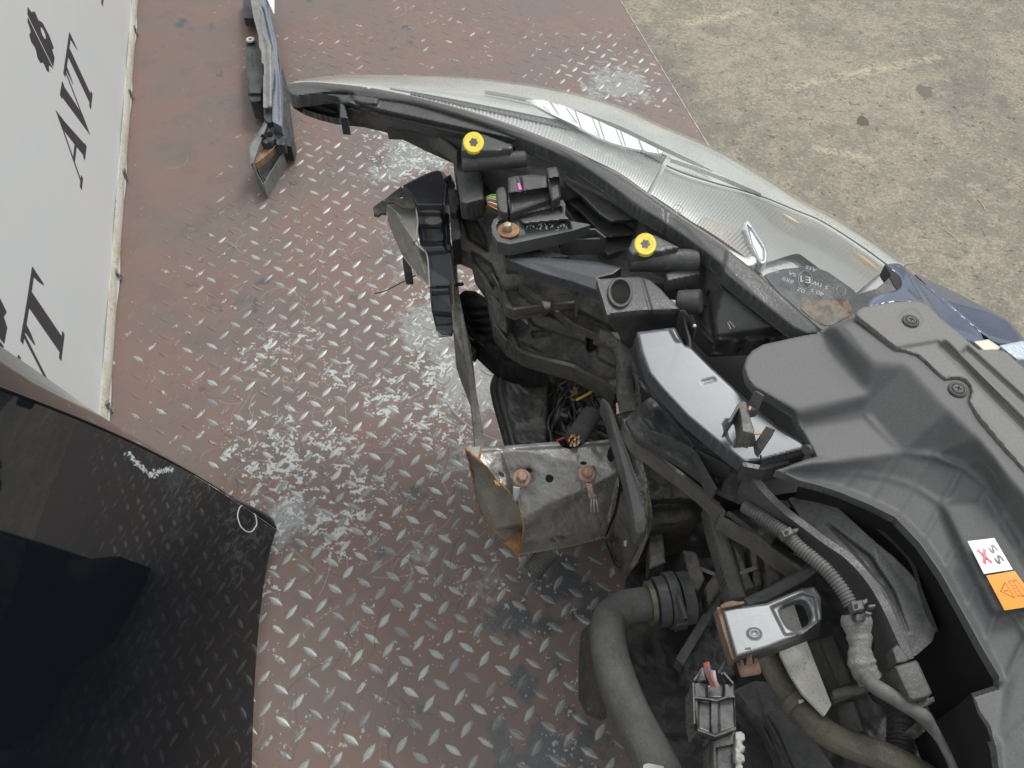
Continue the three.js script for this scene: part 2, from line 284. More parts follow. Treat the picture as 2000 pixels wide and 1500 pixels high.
{
  const n = 2048, aw = PL.a1 - PL.a0, bh = PL.b1 - PL.b0, C = new Uint8Array(n * n * 4), R = new Uint8Array(n * n * 4);
  const gn = 256, cache = (L) => { const g = new Float32Array(gn * gn); for (let j = 0; j < gn; j++) for (let i = 0; i < gn; i++) g[j * gn + i] = sumB(L, PL.a0 + (i + 0.5) / gn * aw, PL.b0 + (j + 0.5) / gn * bh); return (u, v) => { const x = clamp(u * gn - 0.5, 0, gn - 1.001), y = clamp(v * gn - 0.5, 0, gn - 1.001), i = x | 0, j = y | 0, fx = x - i, fy = y - j, k = j * gn + i; return (g[k] * (1 - fx) + g[k + 1] * fx) * (1 - fy) + (g[k + gn] * (1 - fx) + g[k + gn + 1] * fx) * fy; }; };
  const cT = cache(TRAFFIC), cG = cache(GREY), cC = cache(CHIP), cO = cache(OIL_SHADE);
  for (let j = 0; j < n; j++) for (let i = 0; i < n; i++) {
    const u = (i + 0.5) / n, v = (j + 0.5) / n, a = PL.a0 + u * aw, b = PL.b0 + v * bh;
    const T = cT(u, v), G = cG(u, v), K = cC(u, v), Q = cO(u, v);
    const n1 = fbm(a * 9, b * 9, 3, 4), n2 = fbm(a * 60, b * 60, 11, 3), n3 = fbm(a * 230, b * 230, 23, 2), n4 = vnoise(a * 700, b * 700, 31);
    // brown paint, browner and greyer in blotches
    const br = sst(0.3, 0.7, n1), h = 0.93 + 0.10 * n2 + 0.08 * (n4 - 0.5);
    let c = [mix(0.174, 0.200, br) * h, mix(0.134, 0.134, br) * h, mix(0.120, 0.114, br) * h], ro = 0.50 + 0.14 * n2, me = 0;
    const dk = sst(0.60, 0.74, fbm(a * 14 + 3, b * 14, 61, 4)) * 0.22; c = c.map((x, e) => mix(x, [0.10, 0.095, 0.088][e], dk));      // ground-in dirt
    // scuffed grey steel where the paint is rubbed thin
    const g = sst(0.40, 0.62, G * 0.72 + T * 0.13 + (n1 - 0.5) * 0.5 + (n2 - 0.5) * 0.45);
    c = c.map((x, e) => mix(x, ([0.27, 0.285, 0.285][e]) * (0.75 + 0.5 * n3), g * 0.82)); me = g * 0.25; ro = mix(ro, 0.42, g);
    const oil = sst(0.42, 0.60, Q * 0.50 + (fbm(a * 16, b * 16, 91, 5) - 0.5) * 1.3 + (n2 - 0.5) * 0.3 + 0.10); c = c.map((x, e) => mix(x, [0.078, 0.086, 0.093][e] * (0.8 + 0.4 * n3), oil * 0.92)); ro = mix(ro, 0.38, oil); me *= 1 - oil;   // oil-soaked patches, with shade below the car painted in
    // chipped patches with hard edges: dull zinc and pale primer
    const ch = sst(0.56, 0.61, K * 0.262 + (fbm(a * 70 + b * 25, b * 95 - a * 30, 71, 5) - 0.5) * 1.15 + (n3 - 0.5) * 0.45 + 0.29);
    if (K > 0.12) { c = c.map((x, e) => mix(x, [0.50, 0.53, 0.51][e] * (0.7 + 0.5 * n3), ch * 0.9)); me = mix(me, 0.2, ch); ro = mix(ro, 0.5, ch); }
    // small chips everywhere feet go
    const fl = sst(0.735, 0.785, n3 * 0.5 + n2 * 0.30 + fbm(a * 22, b * 22, 41, 3) * 0.16 + T * 0.11 + G * 0.04); c = c.map((x, e) => mix(x, [0.46, 0.47, 0.45][e], fl * 0.8));
    // bumps: bare worn tops; painted where nobody walks
    const B = nearestBump(a, b), wob = B.m + (n2 - 0.5) * 0.5 + (n3 - 0.5) * 0.35;
    if (B.m < 1.9) {
      const hb = hash(B.id, 5, 9), hb2 = hash(B.id, 8, 2), w = clamp(T * 1.75 - 0.36 + (hb - 0.5) * 0.8 + (n1 - 0.5) * 0.7);
      const bare = sst(0.42, 0.5, w * 1.12 * (1 - 0.25 * Math.abs(B.u) / BL) + (n3 - 0.5) * 0.6 + (n4 - 0.5) * 0.25 - Math.max(0, wob - 0.92) * 2.2);
      c = c.map((x, e) => mix(x, [0.37, 0.39, 0.375][e] * (0.60 + 0.58 * hb2 + 0.2 * (n4 - 0.5)) * (1 - 0.35 * oil), bare)); me = mix(me, 0.38, bare); ro = mix(ro, 0.40 + 0.16 * n3, bare);
      const rim = sst(1.0, 1.2, wob) * sst(1.75, 1.3, wob) * w; c = c.map((x, e) => mix(x, [0.20, 0.185, 0.17][e], rim * 0.45));   // thin paint round it
    }
    // dark scratches in the lower left, hair-thin
    const k = (j * n + i) * 4; for (let e = 0; e < 3; e++) C[k + e] = toS(c[e]); C[k + 3] = 255; R[k] = 255; R[k + 1] = 255 * clamp(ro, 0.1, 1); R[k + 2] = 255 * clamp(me); R[k + 3] = 255;
  }
  // curved drag scratches
  for (let s = 0; s < 420; s++) {
    const c0 = s > 150 ? [440 + rnd() * 520, 430 + rnd() * 700] : s < 90 ? [360 + rnd() * 620, 900 + rnd() * 620] : [330 + rnd() * 900, 30 + rnd() * 800], p = toPlate(P(c0[0], c0[1])); let th = rnd() * 6.28, x = (p[0] - PL.a0) / aw * n, y = (p[1] - PL.b0) / bh * n; const L = 20 + rnd() * 90, cur = (rnd() - 0.5) * 0.06, lt = s > 150 ? rnd() < 0.85 : rnd() < 0.3, al = 0.12 + rnd() * (s > 150 ? 0.5 : 0.3);
    for (let t = 0; t < L; t++) { th += cur + (rnd() - 0.5) * 0.05; x += Math.cos(th) * bh / aw * 0.6; y += Math.sin(th) * 0.6; const i = x | 0, j = y | 0; if (i < 0 || j < 0 || i >= n || j >= n) break; const k = (j * n + i) * 4; for (let e = 0; e < 3; e++) C[k + e] = mix(C[k + e], lt ? 190 : 45, al); }
  }
  const mk = (d, srgb) => { const t = new THREE.DataTexture(d, n, n); t.wrapS = t.wrapT = THREE.MirroredRepeatWrapping; t.magFilter = THREE.LinearFilter; t.minFilter = THREE.LinearMipmapLinearFilter; t.generateMipmaps = true; if (srgb) t.colorSpace = THREE.SRGBColorSpace; t.needsUpdate = true; return t; };
  const rm = mk(R, false);
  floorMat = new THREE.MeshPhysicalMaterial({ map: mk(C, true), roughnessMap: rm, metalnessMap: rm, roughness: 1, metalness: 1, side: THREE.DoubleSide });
}
const plateUV = (g) => { const p = g.attributes.position, uv = new Float32Array(p.count * 2); for (let i = 0; i < p.count; i++) { const [a, b] = toPlate(V(p.getX(i), 0, p.getZ(i))); uv[i * 2] = (a - PL.a0) / (PL.a1 - PL.a0); uv[i * 2 + 1] = (b - PL.b0) / (PL.b1 - PL.b0); } g.setAttribute('uv', new THREE.BufferAttribute(uv, 2)); return g; };
const platform = (() => {
  const a0 = wallA - 0.12, a1 = edgeA, b0 = -4.2, b1 = 2.6, pos = [], c = (a, b, y) => { const p = fromPlate(a, b, y); return [p.x, p.y, p.z]; };
  const quad = (p, r, s, t) => pos.push(...p, ...r, ...s, ...p, ...s, ...t);
  quad(c(a0, b0, 0), c(a0, b1, 0), c(a1 - 0.002, b1, 0), c(a1 - 0.002, b0, 0)); quad(c(a1 - 0.002, b0, 0), c(a1 - 0.002, b1, 0), c(a1, b1, -0.002), c(a1, b0, -0.002)); quad(c(a1, b0, -0.002), c(a1, b1, -0.002), c(a1, b1, -0.03), c(a1, b0, -0.03));
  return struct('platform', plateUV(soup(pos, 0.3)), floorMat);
})();
{
  const shape = (a, b, odd, k) => {
    const hg = mix(0.12, 1, sst(0.06, 0.40, sumB(TRAFFIC, a, b)));             // thick paint has all but filled the pattern where nobody walks                             // a lozenge bump with slightly uneven outline
    const pos = [], n = 14, o = [], m = [], s = odd ? -1 : 1, c = Math.SQRT1_2;
    const W2 = (u, v, y) => { const x = (u - s * v) * c, z = (s * u + v) * c, p = fromPlate(a + x, b + z, y); return p; };
    const j1 = 0.92 + 0.16 * hash(k, 1, 4), j2 = 0.9 + 0.25 * hash(k, 2, 4);
    for (let i = 0; i < n; i++) { const t = i / n * 2 * Math.PI, u = Math.cos(t), w = Math.sign(Math.sin(t)) * (1 - u * u) * 0.96; o.push(W2(u * BL * j1, w * BW * j2, 0.0002 * hg + 0.00004)); m.push(W2(u * BL * 0.80 * j1, w * BW * 0.55 * j2, 0.0009 * hg + 0.00005)); }
    const top = W2(0, 0, 0.0011 * hg + 0.00006), tri = (x, y, z) => pos.push(x.x, x.y, x.z, y.x, y.y, y.z, z.x, z.y, z.z);
    for (let i = 0; i < n; i++) { const e = (i + 1) % n; tri(o[i], m[i], m[e]); tri(o[i], m[e], o[e]); tri(m[i], top, m[e]); }
    return pos;
  };
  const list = [];
  for (let i = -16; i < 30; i++) for (let j = -40; j < 26; j++) for (const odd of [0, 1]) {
    const a = (i + odd / 2) * LP, b = (j + odd / 2) * LP; if (a < wallA + 0.01 || a > edgeA - 0.02 || b > 1.35 || b < -2.15) continue;
    const p = fromPlate(a, b), rel = V(p.x, -EYE, p.z), dep = -rel.z * sn + EYE * ct, px = 1000 + rel.x / dep * 1600, py = 750 - (-rel.z * ct - EYE * sn) / dep * 1600;
    const seen = px > 300 && px < 1250 && py > 100 && py < 1500 && !inside([[640, 150], [1380, 270], [2000, 600], [2000, 1500], [1200, 1500], [1150, 1150], [910, 1000], [900, 700], [750, 400], [880, 300]], px, py) && !inside([[0, 680], [540, 1030], [490, 1500], [0, 1500]], px, py);
    list.push({ pos: shape(a, b, odd, i * 71 + j * 13 + odd), d: seen ? dep : 9 + rnd() });
  }
  list.sort((x, y) => x.d - y.d);
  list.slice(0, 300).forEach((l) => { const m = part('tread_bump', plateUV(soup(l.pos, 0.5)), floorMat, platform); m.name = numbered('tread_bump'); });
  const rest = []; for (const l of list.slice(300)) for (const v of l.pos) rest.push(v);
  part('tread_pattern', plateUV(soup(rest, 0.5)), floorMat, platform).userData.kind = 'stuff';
}
part('worn_edge', fin([fromPlate(edgeA - 0.0012, -4.2, 0.0012), fromPlate(edgeA - 0.0012, -2, 0.0012), fromPlate(edgeA - 0.0012, 2.6, 0.0012)], 0.0036, 0.012), grimy({ base: [0.42, 0.41, 0.38], dust: [0.20, 0.15, 0.13], amt: 0.9, rough: 0.5, metal: 0.2, size: 0.09, s: 240, n: 256 }), platform, 'bare worn edge of the tread plate');
{ // concrete
  const n = 2048, size = 1.9, fold = (t) => { t = ((t % 2) + 2) % 2; return t > 1 ? 2 - t : t; }, uvOf = (px, py) => { const w = P(px, py, -0.024); return [fold(w.x / size + 0.8), fold(w.z / size + 0.6)]; };
  const streaks = [[[1545, 168], [1690, 140]], [[1690, 140], [1830, 112]], [[1350, 45], [1460, 22]], [[1600, 290], [1700, 310]]].map(([A, B]) => [uvOf(...A), uvOf(...B)]);
  const f = (u, v) => {
    const x = u * size, y = v * size, a = fbm(x * 5, y * 5, 101, 5), b = fbm(x * 26, y * 26, 113, 5), c = fbm(x * 130, y * 170, 127, 4), d = vnoise(x * 420, y * 420, 131);
    let k = sst(0.36, 0.66, a), L = mix(0.265, 0.30, k) * (0.82 + 0.30 * b + 0.22 * (c - 0.5));
    const tan = sst(0.47, 0.60, c * 0.52 + b * 0.28 + a * 0.2);          // worn lighter paste, straw-coloured
    let r = [L * 0.92, L * 0.84, L * 0.69]; r = r.map((z, e) => mix(z, [0.35, 0.308, 0.232][e] * (0.85 + 0.3 * d), tan * 0.70));
    const gs = sst(0.62, 0.72, fbm(x * 9 + 4, y * 9, 151, 4)); r = r.map((z, e) => mix(z, [0.17, 0.165, 0.15][e], gs * 0.34));   // grey oil stains
    const pit = sst(0.72, 0.80, fbm(x * 80, y * 80, 161, 3)); r = r.map((z) => z * (1 - 0.42 * pit));
    for (const [A, B] of streaks) { const ex = B[0] - A[0], ey = B[1] - A[1], t = clamp(((u - A[0]) * ex + (v - A[1]) * ey) / (ex * ex + ey * ey)), dd = Math.hypot(u - A[0] - ex * t, v - A[1] - ey * t) * size, m = sst(0.030, 0.006, dd + (b - 0.5) * 0.05) * sst(0.35, 0.6, c * 0.6 + b * 0.4) * 0.75; r = r.map((z, e) => mix(z, [0.47, 0.415, 0.30][e], m)); }   // pale raised trowel lines
    const lg = sst(0.58, 0.66, fbm(x * 3.2 + 7, y * 3.2, 171, 4)); r = r.map((z, e) => mix(z, z * [0.92, 0.93, 0.94][e], lg));
    return r.map((z) => z * (0.80 + 0.38 * d));
  };
  const map = tex(n, n, f), bm = tex(1024, 1024, (u, v) => { const x = u * size, y = v * size, b = fbm(x * 60, y * 60, 127, 4); return [b, b, b]; }, false);
  for (const t of [map, bm]) { t.wrapS = t.wrapT = THREE.MirroredRepeatWrapping; t.repeat.set(1 / size, 1 / size); t.offset.set(0.8, 0.6); }
  const m = new THREE.MeshStandardMaterial({ map, bumpMap: bm, bumpScale: 0.0022, roughness: 0.92, side: THREE.DoubleSide });
  const g = new THREE.PlaneGeometry(14, 14, 1, 1).rotateX(-Math.PI / 2).translate(1, -0.024, -2); struct('concrete_yard', boxUV(g), m);
  // the stains, a dropped stone and straw
  const stain = plain(0.115, 0.10, 0.08, 0.9), st2 = plain(0.155, 0.145, 0.122, 0.9);
  const flat = (c, r, s, mt, name, label) => { const pts = ring(c[0], c[1], r, r * 0.7, 26, 0.3).map((z, i) => { const k = 0.75 + 0.45 * vnoise(i * 0.55, s, s); return P(c[0] + (z[0] - c[0]) * k, c[1] + (z[1] - c[1]) * k, -0.0236); }), ce = P(c[0], c[1], -0.0232), pos = []; pts.forEach((z, i) => { const w = pts[(i + 1) % pts.length]; pos.push(ce.x, ce.y, ce.z, w.x, w.y, w.z, z.x, z.y, z.z); }); const o = part(name, soup(pos), mt, scene); o.name = numbered(name); o.userData = { label, category: 'stain' }; };
  flat([1685, 236], 14, 3, stain, 'oil_stain', 'small dark brown oil spot on the concrete above the headlight');
  flat([1806, 178], 17, 8, st2, 'oil_stain', 'faint grey oil spot on the concrete near the right side of the photo');
  const straw = plain(0.62, 0.55, 0.38, 0.8);
  const bits = [[[1984, 357], [1998, 366], 'thin pale straw stalk on the concrete at the right border of the photo'], [[1846, 449], [1872, 470], 'pale straw stalk on the concrete beyond the blue bumper strip'], [[1882, 238], [1897, 246], 'short bright straw bit on the concrete right of the dark oil spot'], [[1836, 275], [1850, 284], 'crooked white fleck of straw on the concrete, nearest the grey stains'], [[1762, 515], [1792, 511], 'straw stalk on the concrete just above the blue bumper strip'], [[1910, 388], [1925, 412], 'leaning straw stalk on the open concrete between the other stalks']];
  for (const [a, b, label] of bits) { const A = P(a[0], a[1], -0.022), B = P(b[0], b[1], -0.021), o = part('straw_stalk', sweep([A, A.clone().lerp(B, 0.5).add(V(0.003, 0.001, 0.002)), B], (s) => 0.0011 * (1 - 0.5 * s), { seg: 8, n: 6 }), straw, scene); o.name = numbered('straw_stalk'); o.userData = { label, category: 'straw', group: 'straw stalks on the concrete' }; }
}
// ---------------------------------------------------------------- the white banner wall
{
  const A = P(205, 820), B = P(265, 0), dir = B.clone().sub(A).normalize(), out = V(-dir.z, 0, dir.x);     // out points to the right, into the scene
  const S0 = -1.6, S1 = 3.6, H1 = 2.0, at = (s, h, o = 0) => A.clone().addScaledVector(dir, s).addScaledVector(out, o).setY(h);
  const cv = document.createElement('canvas'); cv.width = 2048; cv.height = 1024; const c = cv.getContext('2d'), TS = 2.6, TH = 1.3, t0 = -0.75;    // metres on the canvas
  const X = (s) => (s - t0) / TS * 2048, Y = (h) => 1024 - h / TH * 1024;
  c.fillStyle = 'rgb(219,222,224)'; c.fillRect(0, 0, 2048, 1024);
  for (let k = 0; k < 5200; k++) { const x = rnd() * 2048, y = rnd() * 1024, r = 2 + rnd() * 26, v = rnd() < 0.5 ? 200 : 216; c.fillStyle = `rgba(${v},${v + 3},${v + 5},0.05)`; c.beginPath(); c.ellipse(x, y, r, r * 1.6, 0, 0, 7); c.fill(); }
  for (let k = 0; k < 900; k++) { const x = rnd() * 2048, y = Y(rnd() * rnd() * 0.16); c.fillStyle = `rgba(120,112,90,${0.05 + rnd() * 0.14})`; c.fillRect(x, y, 1 + rnd() * 2, 1 + rnd() * 3); }
  const poly = (pts) => { c.beginPath(); pts.forEach(([s, h], i) => (i ? c.lineTo(X(s), Y(h)) : c.moveTo(X(s), Y(h)))); c.closePath(); c.fill(); c.strokeStyle = c.fillStyle; c.lineWidth = 4.2; c.lineJoin = 'round'; c.stroke(); };
  for (const o of [-0.865, 0, 0.865]) {
    const ink = 'rgb(44,46,56)'; c.fillStyle = ink; const L = (pts) => poly(pts.map(([s, h]) => [s + o, h]));
    // A
    L([[0.603, 0.386], [0.622, 0.342], [0.679, 0.240], [0.638, 0.240], [0.594, 0.340]]); L([[0.604, 0.378], [0.600, 0.378], [0.533, 0.238], [0.538, 0.238]]); L([[0.558, 0.287], [0.632, 0.287], [0.634, 0.281], [0.556, 0.281]]); L([[0.630, 0.240], [0.683, 0.240], [0.683, 0.234], [0.630, 0.234]]); L([[0.515, 0.240], [0.556, 0.240], [0.556, 0.234], [0.515, 0.234]]);
    // V
    L([[0.684, 0.376], [0.726, 0.376], [0.762, 0.268], [0.748, 0.226]]); L([[0.746, 0.234], [0.750, 0.234], [0.792, 0.376], [0.787, 0.376]]); L([[0.678, 0.380], [0.733, 0.380], [0.733, 0.374], [0.678, 0.374]]); L([[0.770, 0.380], [0.806, 0.380], [0.806, 0.374], [0.770, 0.374]]);
    // T
    L([[0.800, 0.380], [0.958, 0.380], [0.958, 0.374], [0.800, 0.374]]); L([[0.861, 0.376], [0.899, 0.376], [0.899, 0.238], [0.861, 0.238]]); L([[0.846, 0.240], [0.914, 0.240], [0.914, 0.234], [0.846, 0.234]]); L([[0.800, 0.376], [0.816, 0.376], [0.808, 0.352], [0.800, 0.336]]); L([[0.958, 0.376], [0.942, 0.376], [0.950, 0.352], [0.958, 0.336]]);
    // the emblem: half a toothed wheel, a slit, and a holed half
    const g = (cx, cy, R, a0, a1, nt) => { const p = []; for (let k = 0; k <= nt * 4; k++) { const a = a0 + (a1 - a0) * k / (nt * 4), r = (k % 4) < 2 ? R : R * 0.80; p.push([cx + Math.cos(a) * r, cy + Math.sin(a) * r]); } return p; };
    L(g(0.713, 0.490, 0.058, Math.PI * 0.5, Math.PI * 1.5, 4).concat([[0.713, 0.43]])); L([[0.723, 0.552], [0.744, 0.556], [0.752, 0.540], [0.774, 0.530], [0.770, 0.512], [0.790, 0.496], [0.794, 0.464], [0.786, 0.440], [0.770, 0.446], [0.758, 0.430], [0.723, 0.430]]);
    c.fillStyle = 'rgb(219,222,224)'; c.beginPath(); c.ellipse(X(0.764 + o), Y(0.487), 0.011 / TS * 2048, 0.013 / TH * 1024, 0, 0, 7); c.fill();
  }
  const tx = new THREE.CanvasTexture(cv); tx.colorSpace = THREE.SRGBColorSpace; tx.anisotropy = 8;
  const mat = new THREE.MeshPhysicalMaterial({ map: tx, roughness: 0.38, side: THREE.DoubleSide });
  const w = thing('banner_wall', 'white banner wall with black AVT lettering and a toothed wheel emblem along the platform', 'banner', at(0.5, 0));
  const NS = 130, NH = 28, rows = [];
  for (let j = 0; j <= NH; j++) { const r = []; for (let i = 0; i <= NS; i++) { const s = mix(S0, S1, i / NS), h = 0.004 + (H1 - 0.004) * (j / NH) ** 1.4; const pull = 0.004 * Math.cos((s - 0.03) / 0.405 * 2 * Math.PI) * Math.exp(-h / 0.09); r.push(at(s, h, 0.002 + pull + 0.004 * (fbm(s * 3, h * 3, 5, 3) - 0.5) + 0.004 * sst(0.05, 0.0, h))); } rows.push(r); }
  const sheet = grid(rows, -0.003, 1.2), p = sheet.attributes.position, uv = sheet.attributes.uv;
  for (let i = 0; i < p.count; i++) { const d = V(p.getX(i), 0, p.getZ(i)).sub(V(A.x, 0, A.z)), s = d.dot(dir); uv.setXY(i, (s - t0) / TS, p.getY(i) / TH); }
  tx.wrapS = THREE.RepeatWrapping; tx.wrapT = THREE.MirroredRepeatWrapping;
  part('banner_sheet', sheet, mat, w);
  const hemMat = grimy({ base: [0.66, 0.655, 0.60], dust: [0.50, 0.46, 0.29], amt: 0.8, rough: 0.6, size: 0.45, s: 210, spot: 0.12, spotCol: [0.20, 0.17, 0.10] });
  const hr = []; for (let k = 0; k <= 8; k++) { const a = k / 8 * Math.PI, r = []; for (let i = 0; i <= NS; i++) { const s = mix(S0, S1, i / NS), n = fbm(s * 14, 3, 77, 3) - 0.5; r.push(at(s, 0.002 + 0.046 * (k / 8) + n * 0.012 * Math.sin(a), 0.0075 + (0.0035 + n * 0.004) * Math.sin(a))); } hr.push(r); }
  part('hem', grid(hr, -0.0015, 1.2), hemMat, w, 'yellowed hem along the foot of the banner');
  const back = plain(0.30, 0.30, 0.31, 0.7); part('backing_board', grid([[at(S0, 0.001, -0.02), at(S1, 0.001, -0.02)], [at(S0, H1, -0.02), at(S1, H1, -0.02)]], -0.02), back, w);
  const rope = grimy({ base: [0.16, 0.155, 0.14], dust: [0.4, 0.38, 0.33], amt: 0.7, rough: 0.8, size: 0.03, s: 230, n: 128 });
  for (const s of [-0.38, 0.023, 0.441, 0.846, 1.245, 1.629, 2.03]) {       // knotted ties through eyelets
    const g = [new THREE.TorusGeometry(0.0075, 0.0022, 8, 18).applyMatrix4(new THREE.Matrix4().makeBasis(dir, V(0, 1, 0), out).setPosition(at(s, 0.024, 0.013)))];
    for (let k = 0; k < 3; k++) { const pts = []; for (let t = 0; t < 6; t++) pts.push(at(s + (rnd() - 0.5) * 0.018, 0.004 + t * 0.006 + (rnd() - 0.5) * 0.006, 0.013 + rnd() * 0.006)); g.push(sweep(pts, 0.0013, { seg: 20, n: 6 })); }
    part('tie', g.map(boxUV), rope, w);
  }
}
// ---------------------------------------------------------------- the black body panel leaning in the lower left
{
  const th = thing('body_panel', 'glossy black car body panel with a chalk ring, standing in the lower left corner', 'car panel', P(495, 1250));
  // across: from the lower edge on the floor up the slope; along: from the far edge towards the viewer
  const f0 = P(541, 1036, 0.012), E = P(-150, 705, 0.74).sub(f0), D = P(488, 1720, 0.005).sub(f0), NP = E.clone().cross(D).normalize();      // the panel is nearly flat: E runs up the slope, D along the foot
  const rows = []; for (let i = 0; i <= 44; i++) { const s = i / 44, r = []; for (let k = 0; k <= 36; k++) { const w = k / 36, lift = 0.045 * Math.sin(Math.PI * s ** 0.7) * (1 - w); r.push(f0.clone().addScaledVector(E, w + lift).addScaledVector(D, s).add(V(0, 0, -0.026 * Math.sin(Math.PI * w) * Math.exp(-s * 4))).add(V(0.006 * Math.sin(Math.PI * w), 0, 0))); } rows.push(r); }
  const fc = rows[0];
  const cv = document.createElement('canvas'); cv.width = 1024; cv.height = 1024; const c = cv.getContext('2d'); c.fillStyle = 'rgb(17,22,27)'; c.fillRect(0, 0, 1024, 1024);
  // paint scuffs down to the primer near the far edge, dents scratched at the corner
  const uvAt = (w, s) => [w * 1024, (1 - s) * 1024];
  const scuff = (w, s, dw, ds, n) => { for (let k = 0; k < n; k++) { const t = rnd(), x = w + dw * t + (rnd() - 0.5) * 0.016, y = s + ds * t + (rnd() - 0.5) * 0.012, [a, b] = uvAt(x, y); c.fillStyle = `rgba(196,204,206,${0.25 + rnd() * 0.6})`; c.beginPath(); c.ellipse(a, b, 1 + rnd() * 5, 1 + rnd() * 2.4, rnd() * 3, 0, 7); c.fill(); } };
  scuff(0.566, 0.028, -0.066, 0.026, 90); scuff(0.486, 0.048, -0.058, -0.036, 80); scuff(0.47, 0.05, 0.02, 0.006, 30);
  for (let k = 0; k < 240; k++) { const r = rnd(), [a, b] = uvAt(0.03 + rnd() * 0.3 * r, 0.03 + rnd() * 0.34); c.strokeStyle = `rgba(120,124,128,${0.06 + rnd() * 0.22})`; c.lineWidth = 0.6 + rnd() * 1.2; const g = rnd() < 0.75 ? 2.2 + rnd() * 0.3 : rnd() * 6; c.beginPath(); c.moveTo(a, b); c.lineTo(a + Math.cos(g) * (4 + rnd() * 22), b + Math.sin(g) * (4 + rnd() * 22)); c.stroke(); }
  for (let k = 0; k < 700; k++) { const [a, b] = uvAt(rnd() * 0.9, rnd()); c.fillStyle = `rgba(150,150,150,${0.03 + rnd() * 0.12})`; c.fillRect(a, b, 1, 1); }
  const tx = new THREE.CanvasTexture(cv); tx.colorSpace = THREE.SRGBColorSpace;
  const g = (() => { const n = 37, m = rows.length, pos = [], uv = [], id = [], lo = []; rows.forEach((r, i) => r.forEach((p, k) => { pos.push(p.x, p.y, p.z); uv.push(k / 36, i / (m - 1)); })); for (let i = 0; i < m - 1; i++) for (let k = 0; k < n - 1; k++) { const a = i * n + k; id.push(a, a + n, a + n + 1, a, a + n + 1, a + 1); } const b = new THREE.BufferGeometry(); b.setAttribute('position', new THREE.Float32BufferAttribute(pos, 3)); b.setAttribute('uv', new THREE.Float32BufferAttribute(uv, 2)); b.setIndex(id); b.computeVertexNormals(); return b.toNonIndexed(); })();
  const paint = new THREE.MeshPhysicalMaterial({ map: tx, roughness: 0.03, ior: 1.78, side: THREE.DoubleSide });
  part('outer_skin', g, paint, th);
  const blk = new THREE.MeshPhysicalMaterial({ color: 0x101318, roughness: 0.06, ior: 1.6, side: THREE.DoubleSide });
  // the folded return along the far edge, seen over the crease, and the inner skin behind
  const retEdge = [P(538, 1030, 0.02), P(528, 1012, 0.04), P(466, 980, 0.10), P(392, 934, 0.18), P(310, 884, 0.25), P(206, 822, 0.335), P(105, 752, 0.43), P(0, 680, 0.54), P(-150, 585, 0.68)];
  const rc = new THREE.CatmullRomCurve3(retEdge, false, 'centripetal').getPoints(36);
  const rr = []; for (let k = 0; k <= 6; k++) { const w = k / 6; rr.push(fc.map((p, i) => p.clone().lerp(rc[i], w).add(V(0, 0.006 * Math.sin(Math.PI * w) + 0.0008, -0.0008)))); }
  part('return_flange', grid(rr, 0.002, 1.3), blk, th);
  part('inner_skin', grid(rows.filter((_, i) => i % 4 === 0).map((r) => r.map((p) => p.clone().add(V(-0.022, 0, -0.004)))), 0.001, 1.3), plain(0.02, 0.02, 0.022, 0.6), th);
  part('crease_bead', sweep(fc.filter((_, i) => i > 12).map((p) => p.clone().add(V(0, 0.0005, -0.001))), (s) => 0.0008 + 0.0022 * s, { seg: 50, n: 10 }), blk, th);
  // white chalk ring round a dent: follows the skin
  const cr = ring(482, 1013, 17, 27, 26, -0.35).map(([x, y], i) => { const d = ray(x + (vnoise(i * 0.7, 1, 5) - 0.5) * 2, y), o = V(0, EYE, 0), t = f0.clone().add(V(0.002, 0, 0)).sub(o).dot(NP) / d.dot(NP); return o.addScaledVector(d, t - 0.004); });
  part('chalk_ring', sweep(cr, 0.0012, { seg: 60, n: 6, closed: true }), plain(0.72, 0.74, 0.74, 0.9), th, 'white chalk ring round a dent');
}
